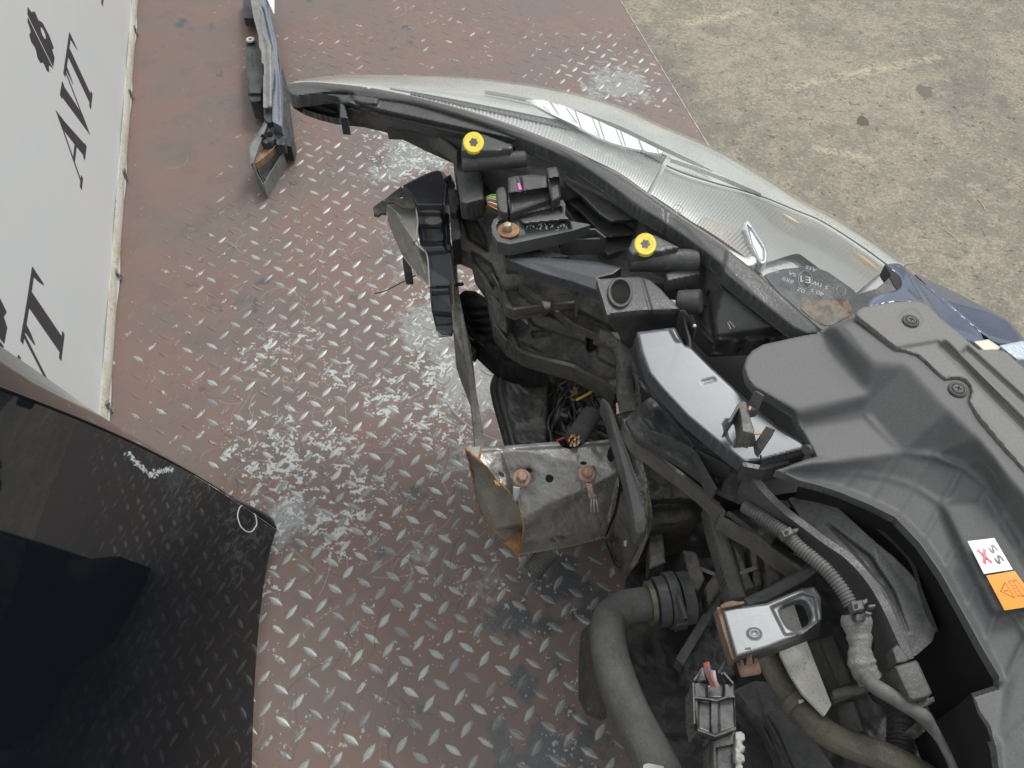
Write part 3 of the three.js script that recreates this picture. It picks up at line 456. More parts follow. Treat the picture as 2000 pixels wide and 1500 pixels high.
// ---------------------------------------------------------------- the cut rail lying by the wall at the top
{
  const th = thing('cut_sill_rail', 'dented dark blue car rail with foam in its cut end, lying near the banner wall', 'car part', P(520, 200));
  const blue = grimy({ base: [0.12, 0.14, 0.18], dust: [0.20, 0.215, 0.24], amt: 0.5, rough: 0.3, size: 0.2, s: 310, n: 256, extra: { clearcoat: 1, clearcoatRoughness: 0.06 } });
  const grey = grimy({ base: [0.26, 0.265, 0.26], dust: [0.16, 0.15, 0.13], amt: 0.6, rough: 0.5, size: 0.15, s: 320, n: 256, metal: 0.1 });
  const dark = grimy({ base: [0.035, 0.04, 0.045], dust: [0.10, 0.10, 0.10], amt: 0.5, rough: 0.5, size: 0.2, s: 330, n: 256 });
  const foam = grimy({ base: [0.36, 0.225, 0.14], dust: [0.15, 0.10, 0.065], amt: 0.5, rough: 0.95, size: 0.08, s: 340, n: 256, grain: 0.002 });
  const z = (p, h) => q('t', p, h);
  part('outer_skin', [moulded({ out: smooth(z([[130, -160], [250, -160], [300, 120], [345, 300], [365, 480], [380, 650], [382, 900], [375, 925, , 1], [308, 890, , 1], [305, 700], [300, 560], [300, 400], [245, 280], [200, 130]], 0.115), 2), reg: [{ p: z([[215, 40], [250, 80], [330, 420], [325, 640], [300, 700], [306, 560], [300, 420], [240, 200]]), d: -0.012 }, { p: z([[255, -160], [300, 120], [345, 300], [365, 480], [380, 650], [382, 900], [362, 900], [350, 600], [325, 330], [280, 120], [235, -160]]), d: -0.02 }], blur: 4, t: 0.07, step: 2, rough: 0.001 })], blue, th);
  part('side_panel', moulded({ out: z([[375, 925], [382, 880], [372, 480], [388, 520], [440, 900], [460, 1000], [445, 1075], [395, 1060]], 0.06), t: 0.05, step: 2.5, rough: 0.01, blur: 2 }), dark, th);
  part('flange', moulded({ out: z([[125, -160], [165, -160], [215, 60], [245, 240], [300, 330], [305, 560], [302, 780], [240, 790], [240, 560], [246, 545], [245, 470], [228, 455], [228, 380], [212, 345], [205, 260], [165, 110]], 0.123), t: 0.004, step: 2, rough: 0.006, reg: [{ p: z([[225, 60], [245, 240], [300, 330], [305, 560], [302, 780], [275, 780], [275, 500], [262, 330], [225, 200]]), d: 0.006 }], blur: 2 }), grey, th, 'grey spot-welded flange');
  part('inner_box', [moulded({ out: z([[115, 310], [185, 280], [215, 360], [240, 480], [235, 650], [222, 740], [150, 745], [128, 690], [138, 600], [118, 540]], 0.075), reg: [{ p: z([[128, 640], [230, 640], [232, 690], [130, 692]]), d: 0.010 }], t: 0.06, step: 2.5, blur: 2 }), fin(q3('t', [[155, 370], [165, 480]], 0.078), 0.002, 0.004)], dark, th);
  part('tail', moulded({ out: z([[90, -60], [150, -80], [175, 60], [160, 135], [95, 130]], 0.05), t: 0.03, step: 3 }), dark, th);
  const e0 = P(450 + 147 * 0.2667, 292 * 0.2667, 0.085); part('eyelet', [new THREE.TorusGeometry(0.010, 0.0045, 10, 24).rotateX(Math.PI / 2).translate(e0.x, e0.y, e0.z)].map(boxUV), plain(0.55, 0.55, 0.50, 0.6), th);
  part('eyelet_plug', cyl(e0.clone().add(V(0, -0.01, 0)), e0.clone().add(V(0, -0.001, 0)), 0.0085), plain(0.03, 0.03, 0.03, 0.6), th);
  part('neck', moulded({ out: z([[242, 785], [302, 785], [310, 860], [300, 900], [265, 890], [245, 860]], 0.105), t: 0.05, step: 2.5, rough: 0.01 }), dark, th);
  // cut end: torn sheets round a foam block
  part('torn_sheet', [moulded({ out: z([[262, 872], [280, 890], [235, 1000], [205, 1080], [165, 1200], [150, 1190], [138, 1065], [200, 980]], 0.098), t: 0.004, step: 2, rough: 0.006 }), fin(q3('t', [[160, 1200], [238, 1345]], 0.05), 0.0016, 0.045), fin(q3('t', [[178, 1195], [246, 1330]], 0.05), 0.0012, 0.045), fin(q3('t', [[242, 1348], [385, 1110]], 0.05), 0.0022, 0.05), fin(q3('t', [[262, 872], [205, 980], [140, 1066], [152, 1200]], 0.1), 0.0018, 0.02)], grimy({ base: [0.22, 0.24, 0.235], dust: [0.10, 0.09, 0.07], amt: 0.6, rough: 0.45, metal: 0.2, size: 0.1, s: 350, n: 256 }), th);
  part('foam_block', moulded({ out: smooth(z([[335, 1020], [350, 1032], [340, 1062], [285, 1120], [230, 1165], [180, 1200], [168, 1192], [200, 1140], [215, 1110], [270, 1062]], 0.07), 1), t: 0.02, step: 1.6, rough: 0.010, blur: 1.5 }), foam, th, 'torn block of tan foam');
  part('cavity_wall', [moulded({ out: z([[280, 890], [330, 900], [400, 990], [402, 1060], [340, 1060], [335, 1010], [270, 1050], [225, 1050], [235, 1000]], 0.088), t: 0.03, step: 2, rough: 0.03, blur: 1.5 }), moulded({ out: z([[345, 1065], [390, 1080], [380, 1115], [255, 1325], [175, 1195], [235, 1185], [300, 1130]], 0.02), t: 0.012, step: 3, rough: 0.006 })], dark, th);
  for (const [x, y] of [[240, 1000], [290, 980]]) part('bore', cyl(P(450 + x * 0.2667, y * 0.2667, 0.09), P(450 + x * 0.2667, y * 0.2667, 0.099), 0.007), plain(0.008, 0.008, 0.01, 0.7), th);
  part('white_sticker', slab(z([[252, -40], [322, -40], [322, 112], [300, 60]], 0.112), 0.002, 0), plain(0.72, 0.75, 0.72, 0.6), th, 'pale torn patch on the rail');
  const loose = thing('thin_wire', 'hair-thin pale wire lying on the tread plate left of the cut frame rail', 'wire', P(900, 820));
  part('strand', sweep([P(858, 748, 0.02), P(868, 775, 0.004), P(888, 805, 0.005), P(912, 828, 0.006), P(945, 848, 0.012), P(985, 864, 0.05)], 0.00055, { seg: 40, n: 5 }), plain(0.7, 0.7, 0.66, 0.4, { metalness: 0.5 }), loose);
  loose.userData.label = 'hair-thin pale wire lying on the tread plate left of the cut frame rail';
}
// ---------------------------------------------------------------- materials of the front end
const M = {
  black: grimy({ base: [0.050, 0.051, 0.053], dust: [0.115, 0.112, 0.105], amt: 0.45, rough: 0.50, size: 0.22, s: 400 }),
  dusty: grimy({ base: [0.042, 0.042, 0.042], dust: [0.17, 0.158, 0.132], amt: 0.62, rough: 0.62, size: 0.2, s: 410, spot: 0.06, spotCol: [0.24, 0.22, 0.18] }),
  smoothBlack: grimy({ base: [0.040, 0.043, 0.052], dust: [0.075, 0.078, 0.085], amt: 0.4, rough: 0.26, size: 0.25, s: 420, grain: 0.0001 }),
  flange: grimy({ base: [0.070, 0.072, 0.074], dust: [0.12, 0.12, 0.115], amt: 0.35, rough: 0.5, size: 0.25, s: 430 }),
  glare: grimy({ base: [0.055, 0.060, 0.072], dust: [0.10, 0.105, 0.115], amt: 0.45, rough: 0.29, size: 0.12, s: 440, grain: 0, extra: { ior: 1.68, roughnessMap: null, bumpMap: null, specularColor: new THREE.Color(0.9, 0.96, 1) } }),
  cover: grimy({ base: [0.104, 0.106, 0.108], dust: [0.114, 0.116, 0.117], amt: 0.15, rough: 0.48, size: 0.12, s: 450, grain: 0.0001, extra: { roughnessMap: null } }),
  coverLight: grimy({ base: [0.175, 0.173, 0.163], dust: [0.19, 0.186, 0.172], amt: 0.2, rough: 0.52, size: 0.12, s: 460, grain: 0.0001, extra: { roughnessMap: null } }),
  steel: grimy({ base: [0.27, 0.265, 0.248], dust: [0.17, 0.158, 0.138], amt: 0.5, rough: 0.36, metal: 0.6, size: 0.16, s: 470, spot: 0.025, spotCol: [0.20, 0.10, 0.05] }),
  darkSteel: grimy({ base: [0.085, 0.084, 0.080], dust: [0.16, 0.145, 0.115], amt: 0.65, rough: 0.5, metal: 0.3, size: 0.16, s: 480, spot: 0.07, spotCol: [0.26, 0.24, 0.2] }),
  inner: grimy({ base: [0.34, 0.335, 0.295], dust: [0.22, 0.205, 0.165], amt: 0.6, rough: 0.6, size: 0.14, s: 490, metal: 0.1 }),
  rust: grimy({ base: [0.36, 0.19, 0.085], dust: [0.17, 0.10, 0.06], amt: 0.7, rough: 0.85, size: 0.04, s: 500, n: 128, grain: 0.0008 }),
  rustPale: grimy({ base: [0.36, 0.235, 0.175], dust: [0.20, 0.125, 0.09], amt: 0.7, rough: 0.8, size: 0.04, s: 510, n: 128, grain: 0.0006 }),
  yellow: grimy({ base: [0.74, 0.60, 0.05], dust: [0.50, 0.40, 0.07], amt: 0.4, rough: 0.5, size: 0.03, s: 590, n: 128 }), yellowDeep: plain(0.16, 0.11, 0.01, 0.6),
  blue: grimy({ base: [0.085, 0.112, 0.185], dust: [0.10, 0.128, 0.20], amt: 0.5, rough: 0.32, metal: 0.35, size: 0.15, s: 520, grain: 0.00005, n: 256, extra: { clearcoat: 1, clearcoatRoughness: 0.07 } }),
  rubber: grimy({ base: [0.070, 0.071, 0.067], dust: [0.115, 0.112, 0.10], amt: 0.6, rough: 0.75, size: 0.16, s: 530, spot: 0.03 }),
  oldPipe: grimy({ base: [0.10, 0.095, 0.072], dust: [0.18, 0.165, 0.12], amt: 0.6, rough: 0.65, size: 0.12, s: 540, spot: 0.03 }),
  pale: grimy({ base: [0.52, 0.515, 0.47], dust: [0.40, 0.385, 0.34], amt: 0.6, rough: 0.85, size: 0.1, s: 550, spot: 0.12, spotCol: [0.14, 0.12, 0.10] }),
  conduit: grimy({ base: [0.10, 0.102, 0.102], dust: [0.19, 0.185, 0.17], amt: 0.55, rough: 0.6, size: 0.06, s: 560, n: 256 }),
  tape: grimy({ base: [0.22, 0.22, 0.205], dust: [0.11, 0.105, 0.095], amt: 0.7, rough: 0.7, size: 0.05, s: 570, n: 256, grain: 0.001 }),
  joint: grimy({ base: [0.19, 0.185, 0.17], dust: [0.12, 0.105, 0.085], amt: 0.6, rough: 0.5, metal: 0.3, size: 0.12, s: 485, spot: 0.05, spotCol: [0.22, 0.11, 0.05] }),
  satin: grimy({ base: [0.060, 0.064, 0.075], dust: [0.09, 0.093, 0.10], amt: 0.4, rough: 0.33, size: 0.2, s: 425, grain: 0.00008 }),
  rustBrown: grimy({ base: [0.21, 0.145, 0.105], dust: [0.12, 0.085, 0.06], amt: 0.7, rough: 0.85, size: 0.04, s: 515, n: 128, grain: 0.0006 }),
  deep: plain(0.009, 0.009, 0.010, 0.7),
  copper: plain(0.55, 0.30, 0.13, 0.4, { metalness: 0.6 }),
  silver: plain(0.55, 0.56, 0.56, 0.35, { metalness: 0.7 }),
};
const FE = thing('car_front_end', 'cut-off car front end with headlight, grey cover and sawn frame rail on the tread plate', 'car front', P(1450, 900, 0));
const group = (name, parent) => { const g = new THREE.Group(); g.name = name; parent.add(g); g.updateMatrixWorld(true); return g; };
const Z = (f, pts, h, it = 0) => { const a = q(f, pts, h); return it ? smooth(a, it) : a; };
const disc = (f, x, y, r, h, ry = r, n = 22) => q(f, ring(x, y, r, ry, n), h);

// ---------------------------------------------------------------- headlight
const HL = group('headlight', FE);
{
  const U = [[566, 163], [602, 160], [660, 164], [725, 172], [800, 187], [875, 206], [950, 229], [1024, 256], [1097, 286], [1155, 314], [1210, 342], [1255, 374], [1300, 405], [1345, 436], [1390, 465], [1440, 500], [1500, 550], [1552, 598], [1608, 650]];
  const S = [[572, 160], [600, 154], [660, 147], [725, 146], [800, 147], [880, 149], [950, 154], [1030, 164], [1105, 177], [1160, 191], [1215, 209], [1285, 241], [1340, 264], [1395, 288], [1450, 318], [1510, 354], [1570, 393], [1625, 420], [1700, 466], [1770, 516]];
  const sp = (L) => { const c = new THREE.CatmullRomCurve3(L.map((p) => V(p[0], p[1], 0)), false, 'centripetal'); return (s) => { const p = c.getPoint(s); return [p.x, p.y]; }; };
  const u = sp(U), s = sp(S), hu = (t) => 0.742 + 0.008 * t, dome = (w, t) => hu(t) + 0.0015 * Math.sin(Math.PI * Math.min(1, w * 1.15)) - 0.075 * w * w * sst(0.0, 0.1, t) - 0.03 * w * sst(0.7, 0.86, t);
  const at = (t, w, dz = 0) => { const a = u(t), b = s(t), h = dome(w, t) - dz; return P(mix(a[0], b[0], w), mix(a[1], b[1], w), h); };
  const rows = []; const NT = 90;
  for (let j = 0; j <= 16; j++) { const r = []; for (let i = 0; i <= NT; i++) r.push(at(i / NT, j / 16)); rows.push(r); }
  for (const [dn, ow] of [[0.03, 0.008], [0.08, 0.008], [0.14, -0.005], [0.18, -0.03]]) rows.push(rows[16].map((p, i) => { const o = V(0.45, 0, -0.89), k = sst(0.22, 0.5, i / NT); return p.clone().addScaledVector(o, ow * k).add(V(0, -dn * (0.06 + 0.94 * k), 0)); }));
  const lensMat = new THREE.MeshPhysicalMaterial({ color: 0xfbfcfb, transmission: 1, roughness: 0.06, ior: 1.5, thickness: 0, side: THREE.DoubleSide });
  part('lens', grid(rows, 0, 2), lensMat, HL, 'clear domed headlight lens');
  // what is inside: a satin bezel following the lens
  const px2 = (poly) => poly;
  const bez = grimy({ base: [0.63, 0.645, 0.63], dust: [0.55, 0.565, 0.55], amt: 0.4, rough: 0.32, metal: 0.15, size: 0.2, s: 600, n: 256, grain: 0.00003 });
  const chrome = new THREE.MeshPhysicalMaterial({ color: 0xdedfdd, metalness: 0.85, roughness: 0.24, side: THREE.DoubleSide });
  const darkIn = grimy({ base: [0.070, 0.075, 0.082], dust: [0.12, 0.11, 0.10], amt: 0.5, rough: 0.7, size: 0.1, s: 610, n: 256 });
  const br = []; for (let j = 0; j <= 12; j++) { const r = []; for (let i = 0; i <= NT; i++) { const t = i / NT, w = 0.02 + 0.96 * j / 12; r.push(at(t, w, 0.020 + 0.012 * Math.sin(w * 3.1))); } br.push(r); }
  for (const dn of [0.06, 0.14]) br.push(br[12].map((p, i) => { const k = sst(0.25, 0.5, i / NT); return p.clone().add(V(0.004 * k, -dn * (0.05 + 0.95 * k), -0.006 * k)); }));
  part('bezel', grid(br, 0, 2), bez, HL, 'satin silver inner bezel');
  // ribbed bands: real ridges running across
  const ribbed = (t0, t1, wa, wb, dz, n, amp) => { const R = []; for (let j = 0; j <= 6; j++) { const r = []; for (let i = 0; i <= n; i++) { const t = mix(t0, t1, i / n), w = mix(wa(t), wb(t), j / 6); r.push(at(t, w, dz + (i % 2) * amp)); } R.push(r); } return grid(R, 0, 0.3); };
  const tx = (x) => { let a = 0, b = 1; for (let k = 0; k < 30; k++) { const m = (a + b) / 2; u(m)[0] < x ? a = m : b = m; } return a; };
  const tA = tx(800), tB = tx(1262), tC = tx(1268), tD = tx(1640);
  part('ribbed_strip', ribbed(tA, tB, () => 0.03, (t) => mix(0.10, 0.50, sst(tA, tB, t)), 0.010, 150, 0.0018), chrome, HL);
  const dk = []; for (let j = 0; j <= 2; j++) { const r = []; for (let i = 0; i <= 120; i++) { const t = mix(tA - 0.03, tB, i / 120); r.push(at(t, mix(0.10, 0.50, sst(tA, tB, t)) + j * 0.055, 0.008 + (i % 2) * 0.0015)); } dk.push(r); }
  part('dark_strip', grid(dk, 0, 0.3), plain(0.12, 0.125, 0.125, 0.35), HL);
  const tM = tx(1500), ra = (t) => mix(0.04, 0.45, sst(tx(1462), tx(1510), t)), rb = (t) => mix(0.45, 0.84, sst(tC, tM, t));
  part('ribbed_reflector', ribbed(tC, tx(1595), ra, rb, 0.011, 124, 0.0019), chrome, HL, 'ribbed chrome reflector');
  const sm = []; for (let j = 0; j <= 5; j++) { const r = []; for (let i = 0; i <= 40; i++) { const t = mix(tx(1490), tx(1600), i / 40); r.push(at(t, mix(0.03, ra(t), j / 5), 0.027 + 0.004 * Math.sin(j / 5 * 3.1))); } sm.push(r); } part('smooth_reflector', grid(sm, 0, 2), chrome, HL);
  const edgeLine = (fw, t0, t1, dz) => { const r = []; for (let i = 0; i <= 50; i++) { const t = mix(t0, t1, i / 50); r.push(at(t, fw(t), dz)); } return r; };
  part('reflector_edge', sweep(edgeLine((t) => rb(t) + 0.015, tC, tx(1596), 0.008), 0.0010, { seg: 60, n: 8 }), bez, HL); part('reflector_edge', sweep(edgeLine((t) => rb(t) + 0.045, tC, tx(1596), 0.010), 0.0011, { seg: 60, n: 6 }), darkIn, HL);  // pale and dark beads colour in the ridge's highlight and dark line
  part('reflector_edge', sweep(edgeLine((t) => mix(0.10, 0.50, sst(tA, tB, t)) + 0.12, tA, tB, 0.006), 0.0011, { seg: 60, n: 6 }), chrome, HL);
  part('bezel_step', fin(edgeLine((t) => 0.66 + 0.1 * t, tx(930), tx(1330), 0.008), 0.0012, 0.008), bez, HL); part('bezel_step', fin(edgeLine((t) => 0.62 + 1.1 * (t - tC), tC, tx(1400), 0.008), 0.0012, 0.008), bez, HL);
  // bright long facets of the daytime lamp
  const strip = Z(3, [[80, 148], [200, 150], [340, 190], [560, 285], [800, 398], [985, 490], [960, 500], [860, 480], [720, 452], [560, 395], [400, 310], [250, 240]], 0.735, 0);
  part('facet_row', moulded({ out: strip, t: 0.004, step: 2, blur: 0.7, crease: 0.25, reg: [[90, 140, 170, 220], [240, 150, 300, 240], [400, 190, 450, 330], [560, 270, 600, 400], [700, 330, 740, 450], [820, 390, 850, 470]].map(([x, y, x2, y2]) => ({ p: Z(3, [[x, y, 0.7375], [x + 110, y + 52, 0.7335], [x2 + 120, y2 + 60, 0.733], [x2, y2, 0.737]]) })) }), new THREE.MeshPhysicalMaterial({ color: 0xdcdedd, metalness: 0.7, roughness: 0.30, side: THREE.DoubleSide }), HL, 'bright faceted strip inside the lens');
  // bulb bowl, its warm inside, curved divider, a dark plate painting the reflected dark in the corner
  part('bulb_window', ribbed(tx(1358), tx(1462), () => 0.05, (t) => mix(0.18, 0.36, sst(tx(1358), tx(1462), t)), 0.0098, 36, 0.0019), new THREE.MeshPhysicalMaterial({ color: 0xd6cfc8, metalness: 0.75, roughness: 0.2, side: THREE.DoubleSide }), HL, 'warm-toned ribbed window over the bulb');
  part('divider', [moulded({ out: smooth(Z(3, [[1508, 940], [1540, 925], [1590, 1010], [1640, 1085], [1668, 1150], [1660, 1215], [1618, 1228], [1590, 1170], [1550, 1090], [1525, 1010]], 0.742), 1), t: 0.02, step: 1.6, edge: 5, reg: [{ p: Z(3, [[1530, 960], [1560, 990], [1640, 1120], [1640, 1200], [1610, 1190], [1560, 1080]]), d: -0.004 }], blur: 1 })], new THREE.MeshPhysicalMaterial({ color: 0xc3c8cc, metalness: 0.5, roughness: 0.28, side: THREE.DoubleSide }), HL);
  part('bulb_shield', moulded({ out: smooth(Z(3, [[1345, 1150], [1380, 1120], [1440, 1135], [1530, 1185], [1560, 1160], [1600, 1185], [1590, 1225], [1530, 1240], [1440, 1200]], 0.740), 1), t: 0.02, step: 2, blur: 2, edge: 4 }), bez, HL);
  part('corner_shade_plate', moulded({ out: Z(4, [[-30, 745], [120, 700], [350, 680], [470, 725], [650, 850], [700, 900], [860, 850], [960, 760], [1010, 860], [880, 920], [800, 1000], [690, 1080], [430, 1180], [340, 1110], [60, 860]], 0.734), t: 0.003, step: 3, blur: 2 }), darkIn, HL, 'dark plate painted for the reflections in the lens corner');
  part('dirt_patch', moulded({ out: smooth(Z(4, [[230, 980], [330, 930], [470, 950], [600, 920], [640, 960], [660, 1050], [600, 1090], [470, 1150], [400, 1120], [330, 1080]], 0.7352), 1), t: 0.001, step: 2.5, rough: 0.003 }), grimy({ base: [0.085, 0.065, 0.05], dust: [0.22, 0.16, 0.11], amt: 0.9, rough: 0.8, size: 0.05, s: 620, n: 128 }), HL);
  for (const [a, b, w, c] of [[1552, 1592, 0.80, [0.72, 0.36, 0.10]], [1440, 1472, 0.74, [0.74, 0.55, 0.32]]]) part('amber_reflection', sweep(edgeLine((t) => w, tx(a), tx(b), 0.004), (s) => 0.0004 + 0.0018 * Math.sin(Math.PI * s), { seg: 24, n: 8, flat: 0.4 }), plain(...c, 0.35), HL);  // amber reflection of the turn signal, painted as coloured slivers
  // moulded approval mark on the lens: a ring with E1 and a few small letters
  const mk = [], R0 = q('4', ring(292, 784, 54, 70, 30), 0.741).map((p) => P(p[0], p[1], 0.741)); mk.push(sweep(R0, 0.0004, { seg: 50, n: 5, closed: true }));
  const { FontLoader } = await import('three/addons/loaders/FontLoader.js'); const { TextGeometry } = await import('three/addons/geometries/TextGeometry.js');
  const font = await new FontLoader().loadAsync('fonts/droid/droid_sans_regular.typeface.json');
  globalThis.txt = (s, f, x, y, h, size, rot, depth = 0.0006) => { const g = new TextGeometry(s, { font, size, depth, curveSegments: 4, bevelEnabled: false }); g.center(); g.rotateX(-Math.PI / 2); g.rotateY(rot); const c = q3(f, [[x, y]], h)[0]; g.translate(c.x, c.y, c.z); return boxUV(g); };
  mk.push(txt('E1', '4', 292, 784, 0.741, 0.0115, 2.9)); mk.push(txt('S 1W', '4', 410, 830, 0.741, 0.0065, 2.6)); mk.push(txt('40.5', '4', 385, 885, 0.741, 0.0065, 2.6)); mk.push(txt('02', '4', 258, 868, 0.741, 0.0065, 2.6)); mk.push(txt('SA', '4', 190, 742, 0.741, 0.0065, 2.6)); mk.push(txt('889', '4', 155, 790, 0.741, 0.0065, 2.6)); mk.push(txt('A15', '4', 335, 700, 0.741, 0.006, 2.6)); mk.push(txt('SA', '4', 55, 712, 0.741, 0.006, 2.6));
  const R2 = q('4', ring(572, 870, 34, 40, 24), 0.741).map((p) => P(p[0], p[1], 0.741)); mk.push(sweep(R2, 0.0004, { seg: 40, n: 5, closed: true }));
  const R3 = q('3', ring(1075, 870, 36, 36, 24), 0.757).map((p) => P(p[0], p[1], 0.757)); mk.push(sweep(R3, 0.0004, { seg: 40, n: 5, closed: true })); mk.push(txt('R', '3', 1078, 875, 0.757, 0.009, 0.4));
  part('approval_mark', mk, plain(0.27, 0.29, 0.30, 0.35), HL);
  // black rim
  const Lo = [[1564, 654], [1500, 603], [1450, 564], [1411, 532], [1405, 515], [1300, 438], [1240, 405], [1185, 360], [1120, 318], [1060, 290], [1000, 267], [935, 241], [860, 219], [800, 202], [740, 195], [692, 190], [688, 182], [640, 181], [600, 186], [575, 190], [561, 182], [557, 170]];
  const top = U.slice(1).map((p) => [p[0], p[1] + 1, 0.746]);
  part('rim', moulded({ out: smooth([[561, 164, 0.742], ...top, ...Lo.map((p) => [p[0], p[1], 0.741])], 1), t: 0.02, step: 3, blur: 2, edge: 6, reg: [{ p: [[1300, 404], [1420, 490], [1411, 534], [1300, 440]], d: -0.003 }] }), M.flange, HL);
  part('rim_clip', [slab(Z(6, [[950, 280], [965, 278], [972, 296], [958, 298]], 0.7435), 0.002)], plain(0.5, 0.5, 0.5, 0.5), HL); part('rim_clip', slab(Z(2, [[720, 236], [742, 234], [746, 246], [724, 248]], 0.7435), 0.002), plain(0.6, 0.6, 0.6, 0.5), HL);
  // tail of the housing under the rim, open end cup
  part('tail_shell', [moulded({ out: [[557, 172, 0.738], [600, 182, 0.738], [690, 186, 0.738], [800, 200, 0.738], [935, 240, 0.738], [1010, 272, 0.738], [1000, 300, 0.70], [884, 307, 0.675], [830, 283, 0.68], [800, 268, 0.685], [755, 247, 0.69], [707, 236, 0.695], [656, 231, 0.70], [620, 222, 0.705], [592, 212, 0.71], [569, 198, 0.72]], t: 0.012, step: 2.5, blur: 2.2, reg: [{ p: Z(2, [[225, 300], [300, 268], [420, 290], [530, 310], [540, 430], [480, 420], [370, 395], [290, 365]]), d: -0.030 }, { p: Z(2, [[545, 335], [620, 320], [680, 370], [680, 450], [560, 440]]), d: 0.006 }, { p: Z(2, [[620, 265], [740, 262], [800, 300], [790, 350], [680, 340], [630, 320]]), d: 0.006 }, { p: Z(2, [[850, 470], [1010, 480], [1150, 530], [1300, 640], [1290, 690], [1100, 610], [960, 545]]), d: -0.022 }] }), fin(line('2', [[850, 468], [1000, 478], [1120, 515], [1230, 580], [1310, 650]], 0.70), 0.003, 0.03)], M.black, HL);
  part('tail_lug', slab(Z(2, [[545, 340], [575, 325], [600, 440], [545, 435]], 0.735), 0.03, 1), M.smoothBlack, HL);
  // rear housing
  part('housing', moulded({ out: [[884, 300, 0.68], [1000, 268, 0.705], [1120, 319, 0.705], [1240, 406, 0.708], [1405, 518, 0.72], [1566, 656, 0.725], [1500, 664, 0.66], [1392, 670, 0.655], [1362, 640, 0.65], [1335, 560, 0.64], [1222, 545, 0.63], [1120, 540, 0.62], [1060, 500, 0.62], [1000, 420, 0.63], [960, 380, 0.64], [890, 345, 0.66]], t: 0.03, step: 3, blur: 3, reg: [
    { p: Z(3, [[335, 640], [420, 685], [620, 790], [825, 905], [805, 945], [640, 960], [550, 905], [430, 770], [345, 700]].map((p) => [...p, 0.705])) },
    { p: Z(3, [[440, 790], [560, 910], [640, 960], [800, 945], [760, 1120], [620, 1180], [520, 1080], [430, 950], [350, 830]].map((p) => [...p, 0.655])) },
    { p: Z(6, [[745, 215], [840, 262], [900, 330], [1000, 392], [1050, 420], [1290, 610], [1370, 680], [1030, 705], [830, 730], [790, 690], [730, 600], [760, 450], [740, 350]].map((p, i) => [...p, i < 6 ? 0.712 : 0.675])) },
    { p: Z(6, [[840, 262], [900, 330], [1000, 392], [1050, 400], [1400, 680], [1300, 690], [1000, 440], [880, 360]]), d: -0.018 },
    { p: Z(6, [[780, 400], [830, 730], [790, 690], [720, 560]]), d: -0.018 },
  ] }), M.black, HL, 'black ribbed rear housing');
  part('housing_mark', [fin(q3('6', [[905, 600], [925, 640]], 0.702), 0.001, 0.004), fin(q3('6', [[915, 590], [950, 630]], 0.702), 0.001, 0.004)], plain(0.3, 0.3, 0.3, 0.6), HL);
  // adjusters: boss, ear and yellow cap with a star socket
  const adj = (f, cx, cy, r, capH, axisA, axisB, rad, ear) => {
    part('boss', [cyl(...q3(f, [[...axisA, capH - 0.026]]), ...q3(f, [[...axisB, capH - 0.024]]), rad, rad, 28), slab(Z(f, ear, capH - 0.0015), 0.014)], M.black, HL);
    const star = ring(cx, cy, r * 0.34, r * 0.34, 24).map((p, i) => { const k = i % 4 < 2 ? 1 : 0.72; return [cx + (p[0] - cx) * k, cy + (p[1] - cy) * k, capH]; });
    const cap = part('adjuster_cap', moulded({ out: disc(f, cx, cy, r, capH, r, 28).map((p) => [...p]), holes: [q(f, star)], t: 0.0028, step: 1.1, edge: 4, reg: [{ p: disc(f, cx, cy, r * 0.62), d: -0.0008 }], blur: 1 }), M.yellow, HL, 'yellow adjuster cap with star socket');
    part('cap_socket', slab(disc(f, cx, cy, r * 0.45, capH - 0.0022), 0.002, 0), M.yellowDeep, cap);
  };
  adj('2', 1416, 594, 70, 0.741, [1342, 735], [1760, 700], 0.0125, [[1335, 650], [1345, 570], [1400, 540], [1480, 542], [1675, 615], [1660, 640], [1490, 652]]);
  adj('3', 868, 1090, 74, 0.741, [762, 1195], [1215, 1195], 0.0155, [[758, 1125], [785, 1060], [840, 1030], [925, 1030], [1090, 1112], [1000, 1135], [880, 1150], [780, 1160]]);
  part('lug', slab(Z(3, [[1000, 1275], [1215, 1228], [1225, 1285], [1010, 1332]], 0.712), 0.020, 1), M.black, HL);
  part('lug', [cyl(...q3('6', [[585, 470, 0.69]]), ...q3('6', [[735, 462, 0.70]]), 0.0165, 0.0165, 26), cyl(...q3('6', [[575, 470, 0.69]]), ...q3('6', [[592, 470, 0.69]]), 0.0135, 0.0135, 26)], M.black, HL);
  parts('rib', [fin(q3('3', [[310, 1010], [540, 990]], 0.70), 0.003, 0.03), fin(q3('3', [[320, 1060], [610, 1050]], 0.69), 0.003, 0.03), fin(q3('3', [[540, 990], [610, 1045]], 0.695), 0.003, 0.03)], M.black, HL);
  parts('rib', [moulded({ out: Z(3, [[330, 1030], [540, 990], [605, 1040], [420, 1045]], 0.682), t: 0.004, step: 2 })], M.dusty, HL);
